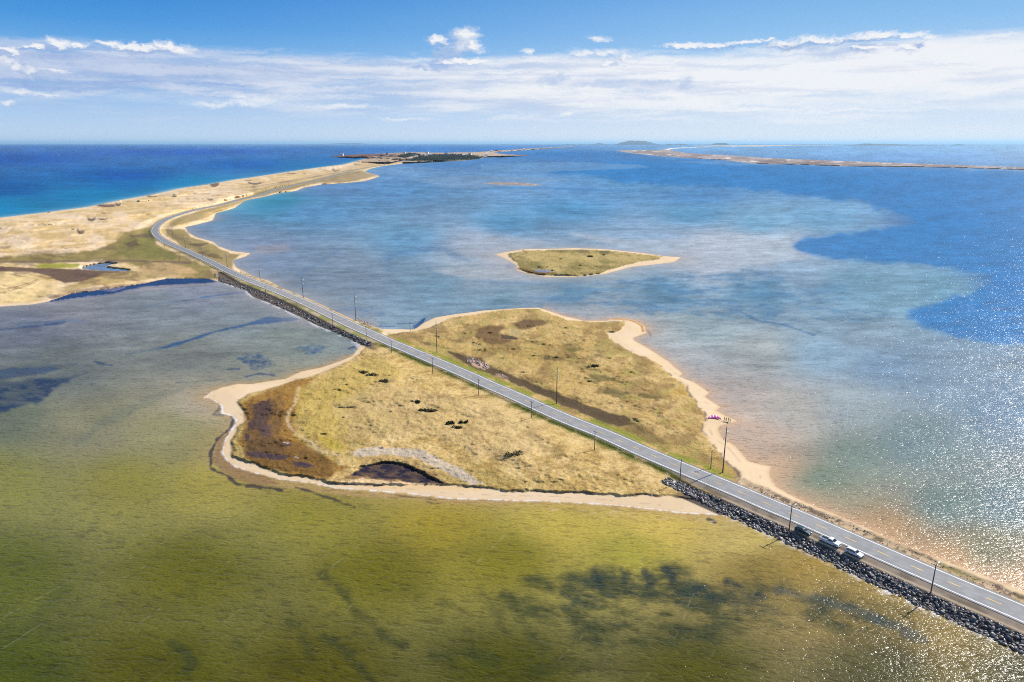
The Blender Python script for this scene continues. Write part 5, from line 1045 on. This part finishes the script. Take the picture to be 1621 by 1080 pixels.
def grad(stops):
    c_ = nt.node('ShaderNodeValToRGB'); nt.l.new(nt.m('DIVIDE', el, 40.0), c_.inputs[0]); q = c_.color_ramp
    while len(q.elements) < len(stops): q.elements.new(0.5)
    for i, (p_, k_) in enumerate(stops): q.elements[i].position = p_/40.0; q.elements[i].color = sc_(k_)
    return c_.outputs[0]
gL = grad([(0,(204,221,240)),(1.6,(182,209,240)),(3.5,(146,190,236)),(6.0,(112,174,230)),(8.0,(76,152,222)),(10.5,(50,132,212)),(22,(34,104,190)),(40,(26,84,164))])
gR = grad([(0,(238,242,246)),(1.6,(214,229,246)),(3.5,(190,216,243)),(6.0,(166,205,242)),(8.0,(142,192,238)),(10.5,(118,176,232)),(22,(70,136,212)),(40,(40,100,180))])
base = nt.mix(nt.ramp(el, 16.0, 40.0), nt.mix(azw, gL, gR), base)
# layered stratus
S1 = nt.noise(nt.v('ADD', nt.v('MULTIPLY', Cc, (.045, .50, 1)), nt.v('MULTIPLY', w_, (.25, .5, 0))), 1.0, 7.0, .6)
S2 = nt.noise(nt.v('ADD', nt.v('MULTIPLY', Cc, (.10, 1.15, 1)), (7.3, 2.1, 0)), 1.0, 5.0, .58)
S3 = nt.noise(nt.v('ADD', nt.v('MULTIPLY', C2, (.16, 1.9, 1)), (3.1, 9.2, 0)), 1.0, 6.0, .62)
cr_ = nt.node('ShaderNodeValToRGB'); nt.l.new(nt.m('DIVIDE', nt.m('ADD', el, nt.m('MULTIPLY', nt.m('SUBTRACT', S2, .5), .9)), 12.0), cr_.inputs[0]); e = cr_.color_ramp
PR = ((0.0, .26), (.12, .34), (.20, .52), (.30, .66), (.42, .70), (.50, .62), (.56, .38), (.62, .10), (.75, .0))
while len(e.elements) < len(PR): e.elements.new(0.5)
for i, (pos_, val) in enumerate(PR): e.elements[i].position = pos_; e.elements[i].color = (val, val, val, 1)
prof = cr_.outputs[0]
cov = nt.ramp(nt.m('ADD', nt.m('ADD', nt.m('MULTIPLY', S1, .70), nt.m('MULTIPLY', S3, .40)), nt.m('MULTIPLY_ADD', prof, 1.0, nt.m('MULTIPLY', azw, .10))), .92, 1.32)
lum = nt.ramp(nt.m('ADD', nt.m('MULTIPLY', S2, .6), nt.m('MULTIPLY', S3, .4)), .38, .60)
cl_col = nt.mix(nt.m('ADD', nt.m('MULTIPLY', lum, .55), nt.m('MULTIPLY', azw, .72), clamp=True), sc_((158,182,224)), sc_((246,246,248)))
base = lay(base, nt.m('MULTIPLY', cov, .92), cl_col)
# grey-blue shaded cloud bodies
C2s = nt.v('ADD', C2, (.5, .34, 0))
def puff(base, lst, col0, col1, soft=.22, amt=1.0, er=.75, k=.25, lit=False):
    f = nt.m('ADD', blobs(lst, k), nt.m('MULTIPLY', nt.m('SUBTRACT', wf, .5), er)); al_ = nt.m('MULTIPLY', nt.m('POWER', nt.ramp(f, -.02, .02+soft*1.5), 1.25), amt)
    if lit:
        f2 = blobs(lst, k, C2s); sh = nt.m('ADD', nt.m('MULTIPLY', relief, 1.5), nt.m('SUBTRACT', blobs(lst, k), f2)); fac = nt.ramp(sh, -.22, .6)
    else: fac = nt.ramp(nt.m('ADD', nt.m('MULTIPLY', relief, 1.6), nt.m('MULTIPLY', f, .55)), -.22, .42)
    return lay(base, al_, nt.mix(fac, col0, col1))
base = puff(base, [(60,112,90,14),(170,100,120,16),(290,112,150,16),(30,100,60,22),(420,122,120,12)], sc_((150,172,216)), sc_((190,204,232)), .9, .95, 1.1)
base = puff(base, [(15,92,38,16),(60,104,46,12),(40,120,60,8)], sc_((146,170,216)), sc_((196,208,234)), .8, .8, .9, .35, True)
base = puff(base, [(60,136,110,6),(210,130,60,4),(340,134,70,2.5)], sc_((116,152,212)), sc_((150,178,226)), .7, .9, 1.0)
base = puff(base, [(704,104,16,9),(690,106,14,8),(662,108,18,4)], sc_((128,160,214)), sc_((168,192,230)), .5, .9, .9)
base = puff(base, [(1318,84,48,11),(1290,76,30,6),(1410,71,22,4),(872,128,26,9),(890,122,16,8),(960,132,60,6),(1085,132,12,14),(1040,130,40,5)], sc_((150,176,220)), sc_((186,204,234)), .6, .75, 1.1)
wh0, wh1 = sc_((180,198,230)), sc_((246,246,247))
base = puff(base, [(92,68,15,9),(60,74,40,5),(120,72,20,4),(12,80,26,8),(172,70,24,6),(200,75,28,8),(228,80,26,9),(262,76,26,10),(286,80,20,9),(240,76,40,6)], sc_((160,182,222)), wh1, .5, .97, 1.15, .3, True)
base = puff(base, [(22,105,12,11),(48,112,14,8),(5,96,16,10),(85,112,34,4),(28,146,30,5),(12,164,14,4),(70,150,40,3)], sc_((206,216,236)), sc_((246,246,248)), .7, .8, 1.3, .25, True)
base = puff(base, [(706,80,20,20),(698,94,16,12),(722,84,16,12)], sc_((134,168,220)), sc_((166,192,230)), .5, .95, .7, .35)
base = puff(base, [(736,60,24,15),(748,73,17,12),(730,72,15,13)], sc_((196,210,234)), wh1, .5, .97, .8, .35, True)
base = puff(base, [(691,63,15,7),(738,98,40,4),(712,101,22,4)], wh0, wh1, .5, .95, 1.0, .25, True)
base = puff(base, [(836,84,11,6),(828,92,8,4),(946,61,22,6),(925,84,26,8),(960,86,36,9),(985,93,18,9),(960,102,16,6),(894,180,13,3.5)], sc_((170,194,230)), wh1, .7, .9, 1.35, .25, True)
base = puff(base, [(1085,72,40,5),(1130,73,50,6),(1180,66,36,3.5),(1215,61,14,2.5),(1240,72,40,9),(1300,64,70,8),(1380,58,70,8),(1440,56,34,5),(1470,60,16,5),(1440,75,24,8),(1370,78,30,9)], sc_((140,168,216)), wh1, .55, .95, 1.25, .3, True)
base = puff(base, [(420,160,40,7),(386,155,18,6),(340,165,60,6),(395,163,60,5),(1000,162,90,8),(1060,150,60,9),(1110,165,80,9),(1200,172,120,4),(1350,176,160,3),(930,150,30,6),(540,168,70,4),(640,188,60,3)], sc_((222,230,243)), sc_((247,247,249)), .7, .7, 1.3)
nt.l.new(base, bg.inputs[0]); bg.inputs[1].default_value = 1.0; nt.l.new(bg.outputs[0], out.inputs[0])
# ------------------------------------------------------------------ sun
sl_ = bpy.data.lights.new('sun', 'SUN'); sl_.energy = 4.0; sl_.angle = math.radians(0.5); sl_.color = (1.0, 0.95, 0.87); so = bpy.data.objects.new('sun', sl_); COL.objects.link(so)
sv = Vector((math.sin(math.radians(SUN_AZ))*math.cos(math.radians(SUN_EL)), math.cos(math.radians(SUN_AZ))*math.cos(math.radians(SUN_EL)), math.sin(math.radians(SUN_EL)))); so.rotation_euler = sv.to_track_quat('Z', 'Y').to_euler(); so.location = (0, 0, 300)
# ------------------------------------------------------------------ camera and render settings
cd = bpy.data.cameras.new('camera'); cam = bpy.data.objects.new('camera', cd); COL.objects.link(cam); cam.location = (0, 0, H); cam.rotation_euler = (math.pi/2 - PITCH, 0, 0); cd.sensor_width = 36.0; cd.lens = 36.0*F/1621.0; cd.clip_start = 0.5; cd.clip_end = 400000.0; scene.camera = cam
vs_ = scene.view_settings; vs_.view_transform = 'Standard'; vs_.look = 'None'; vs_.exposure = EXPO; vs_.gamma = 1.0; vs_.use_curve_mapping = False
cy = scene.cycles; cy.pixel_filter_type = 'BLACKMAN_HARRIS'; cy.filter_width = 1.0; cy.max_bounces = 6; cy.diffuse_bounces = 2; cy.glossy_bounces = 3; cy.volume_bounces = 0; cy.transparent_max_bounces = 8; cy.use_denoising = False; cy.denoiser = 'OPENIMAGEDENOISE'; cy.denoising_input_passes = 'RGB_ALBEDO_NORMAL'; cy.denoising_prefilter = 'ACCURATE'; cy.sample_clamp_indirect = 4.0; cy.use_adaptive_sampling = True; cy.adaptive_threshold = 0.006; cy.caustics_reflective = False; cy.caustics_refractive = False
